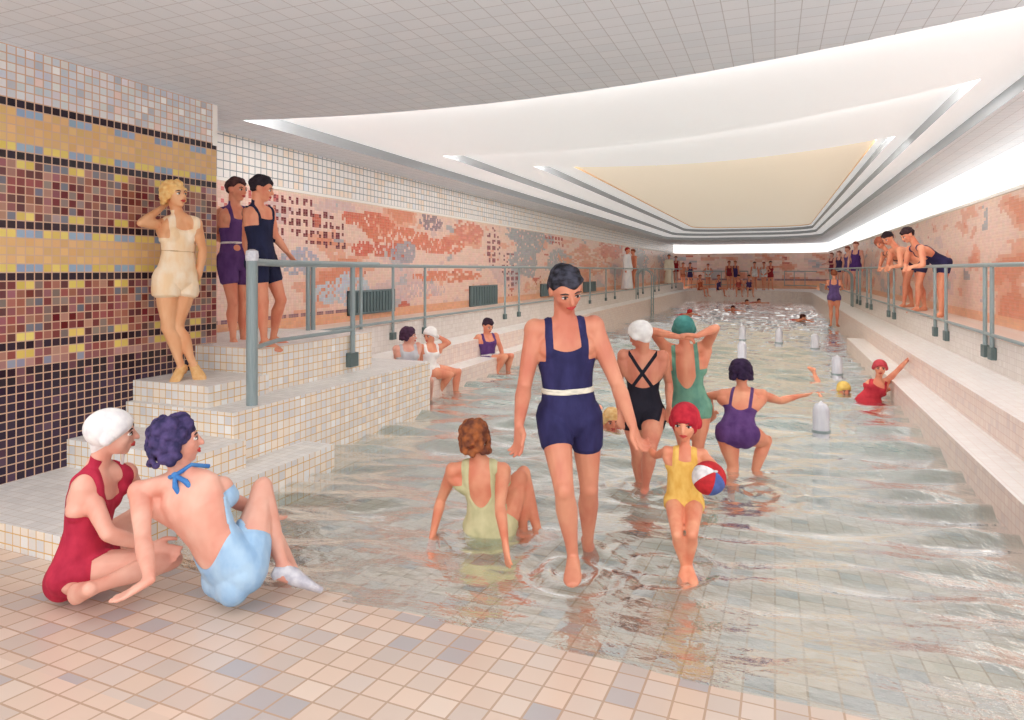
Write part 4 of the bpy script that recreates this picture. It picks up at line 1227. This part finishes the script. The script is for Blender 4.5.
def sit(label, pos, H, yaw, suit_, hair_, vox=.026, sex='f', drop=.25):
    "sitting on an edge at pos, legs hanging"
    tc, rt = cam_dirs(pos); Fv = tc * math.cos(R(yaw)) + rt * math.sin(R(yaw)); lf = UP.cross(Fv)
    J = {'Fh': Fv, 'Fs': Fv, 'Fd': Fv, 'pitch': 5, 'pel': pos + UP * .07 * H}
    J['neck'] = J['pel'] + UP * .29 * H - Fv * .03 * H; J['head'] = J['neck'] + UP * .112 * H + Fv * .02 * H
    for s in 'LR':
        g = lf if s == 'L' else -lf
        J['hip' + s] = J['pel'] + g * .05 * H; J['sh' + s] = J['neck'] + g * .1 * H - UP * .022 * H
        J['kn' + s] = J['hip' + s] + (Fv + g * .15).normalized() * .24 * H; J['an' + s] = J['kn' + s] + (-UP + Fv * .1).normalized() * .23 * H
        J['el' + s] = J['sh' + s] + (g * .4 - UP - Fv * .1).normalized() * .17 * H; J['wr' + s] = J['el' + s] + (-UP + Fv * .3).normalized() * .15 * H; J['ha' + s] = None
    return human(label, J, H, sex, 'red', vox, suit=suit_, hair=hair_, detail=False, base=pos)
sit('bather in red sitting on the far edge, left of the seated pair', V(far(738.5, 41.15).x, 41.2, FZ), 1.72, 5, sdict((196, 90, 80)), ('short', BRN))
sit('bather in dark blue sitting on the far edge, right of the seated pair', V(far(749, 41.15).x, 41.2, FZ), 1.72, 10, sdict((84, 62, 110)), ('short', BRN))
sit('bather in navy sitting on the edge at the far left corner of the pool', V(far(719, 41.1).x, 41.1, FZ), 1.72, 60, sdict((84, 66, 116)), ('short', ((180, 80, 60), (150, 66, 52))), sex='m')
sit('bather in orange sitting at the far left corner, leftmost of those sitting on the edge', V(-4.15, 40.45, FZ), 1.72, 50, sdict((214, 104, 70)), ('short', ((180, 80, 50), (150, 66, 44))), sex='m')
# right deck
XD2 = RR['d'] + .35
for px, lab, c, yw, sx, hh in ((832, 'bather in dark red, leftmost of the four on the right deck', (140, 50, 70), -40, 'm', 1.72), (839.5, 'bather in navy, second from the left of the four on the right deck', (70, 56, 100), -30, 'm', 1.70),
                       (848, 'bather in violet trunks, third from the left of the four on the right deck', (110, 88, 150), -50, 'm', 1.78), (856, 'bather in purple swimsuit, rightmost of the four on the right deck', (96, 62, 140), -20, 'm', 1.86)):
    stand(lab, onX(px, XD2, ZD), hh, yw, sx, 'rose', sdict(c, .11), ('short', ((150, 84, 66), (116, 66, 56))), vox=.018, arms='rail' if px == 832 else 'down')
q = onX(834, RR['s'] - .2, .12)
stand('bather in violet seen from behind climbing the right ladder', q, 1.66, 178, 'f', 'red', sdict((116, 92, 150)), ('short', ((170, 100, 70), (140, 80, 60))), arms='rail', vox=.018)
# the leaning trio at the right railing
def railer(label, px, X, H, yaw, sex, suit_, hair_, lean, arms, stride=0, hdy=None, hp_=20, skin='red'):
    return stand(label, onX(px, X, ZD), H, yaw, sex, skin, suit_, hair_, arms, stride, lean, .012, detail=True, hdy=hdy, headpitch=hp_)
railer('woman in dark swimsuit leaning on the right railing beside a dark haired man', 908, RR['d'] + .27, 1.76, -66, 'f', dict(c=((64, 50, 70), (50, 40, 58)), leg=.06, front=.4, back=.3, armu=.5, sc=.055, sw=.010), ('bob', ((190, 110, 84), (160, 84, 66)), -.2), 1.0, 'lean', .07, -30)
railer('dark haired man in navy trunks leaning on the right railing', 921, RR['d'] + .27, 1.84, -66, 'm', dict(c=((58, 52, 84), (46, 42, 70)), leg=.11, front=.4, back=.4, armu=.5, trunks=.16), ('short', ((50, 34, 40), (36, 26, 32))), 1.05, 'lean', .06, -40)
railer('bather in navy swimsuit behind the leaning pair, at the right edge', 942, RR['d'] + .26, 1.78, -60, 'm', dict(c=((52, 48, 90), (42, 38, 74)), leg=.10, front=.5, back=.45, armu=.5, sc=.06, sw=.012), ('short', ((60, 40, 44), (44, 30, 34))), 1.0, 'lean', .04, -60)
# ------------------------------------------------------------------ light
w = bpy.data.worlds.new('world'); scene.world = w; w.use_nodes = True
bg = w.node_tree.nodes['Background']; bg.inputs[0].default_value = (1, 1, 1, 1); bg.inputs[1].default_value = 1.0
def area(nm, loc, rot, sx, sy, e, c=(1, 1, 1)):
    l = bpy.data.lights.new(nm, 'AREA'); l.shape = 'RECTANGLE'; l.size = sx; l.size_y = sy; l.energy = e; l.color = c
    o = bpy.data.objects.new(nm, l); COL.objects.link(o); o.location = loc; o.rotation_euler = rot
    return o
sun = bpy.data.lights.new('daylight', 'SUN'); sun.energy = .35; sun.angle = R(35); sun.color = (1, .98, .95)
so = bpy.data.objects.new('daylight', sun); COL.objects.link(so)
so.rotation_euler = Vector((-.35, .75, -.62)).to_track_quat('-Z', 'Y').to_euler()
vs_ = scene.view_settings
vs_.view_transform = 'Standard'; vs_.look = 'None'; vs_.exposure = 0.70; vs_.gamma = 1; vs_.use_curve_mapping = False
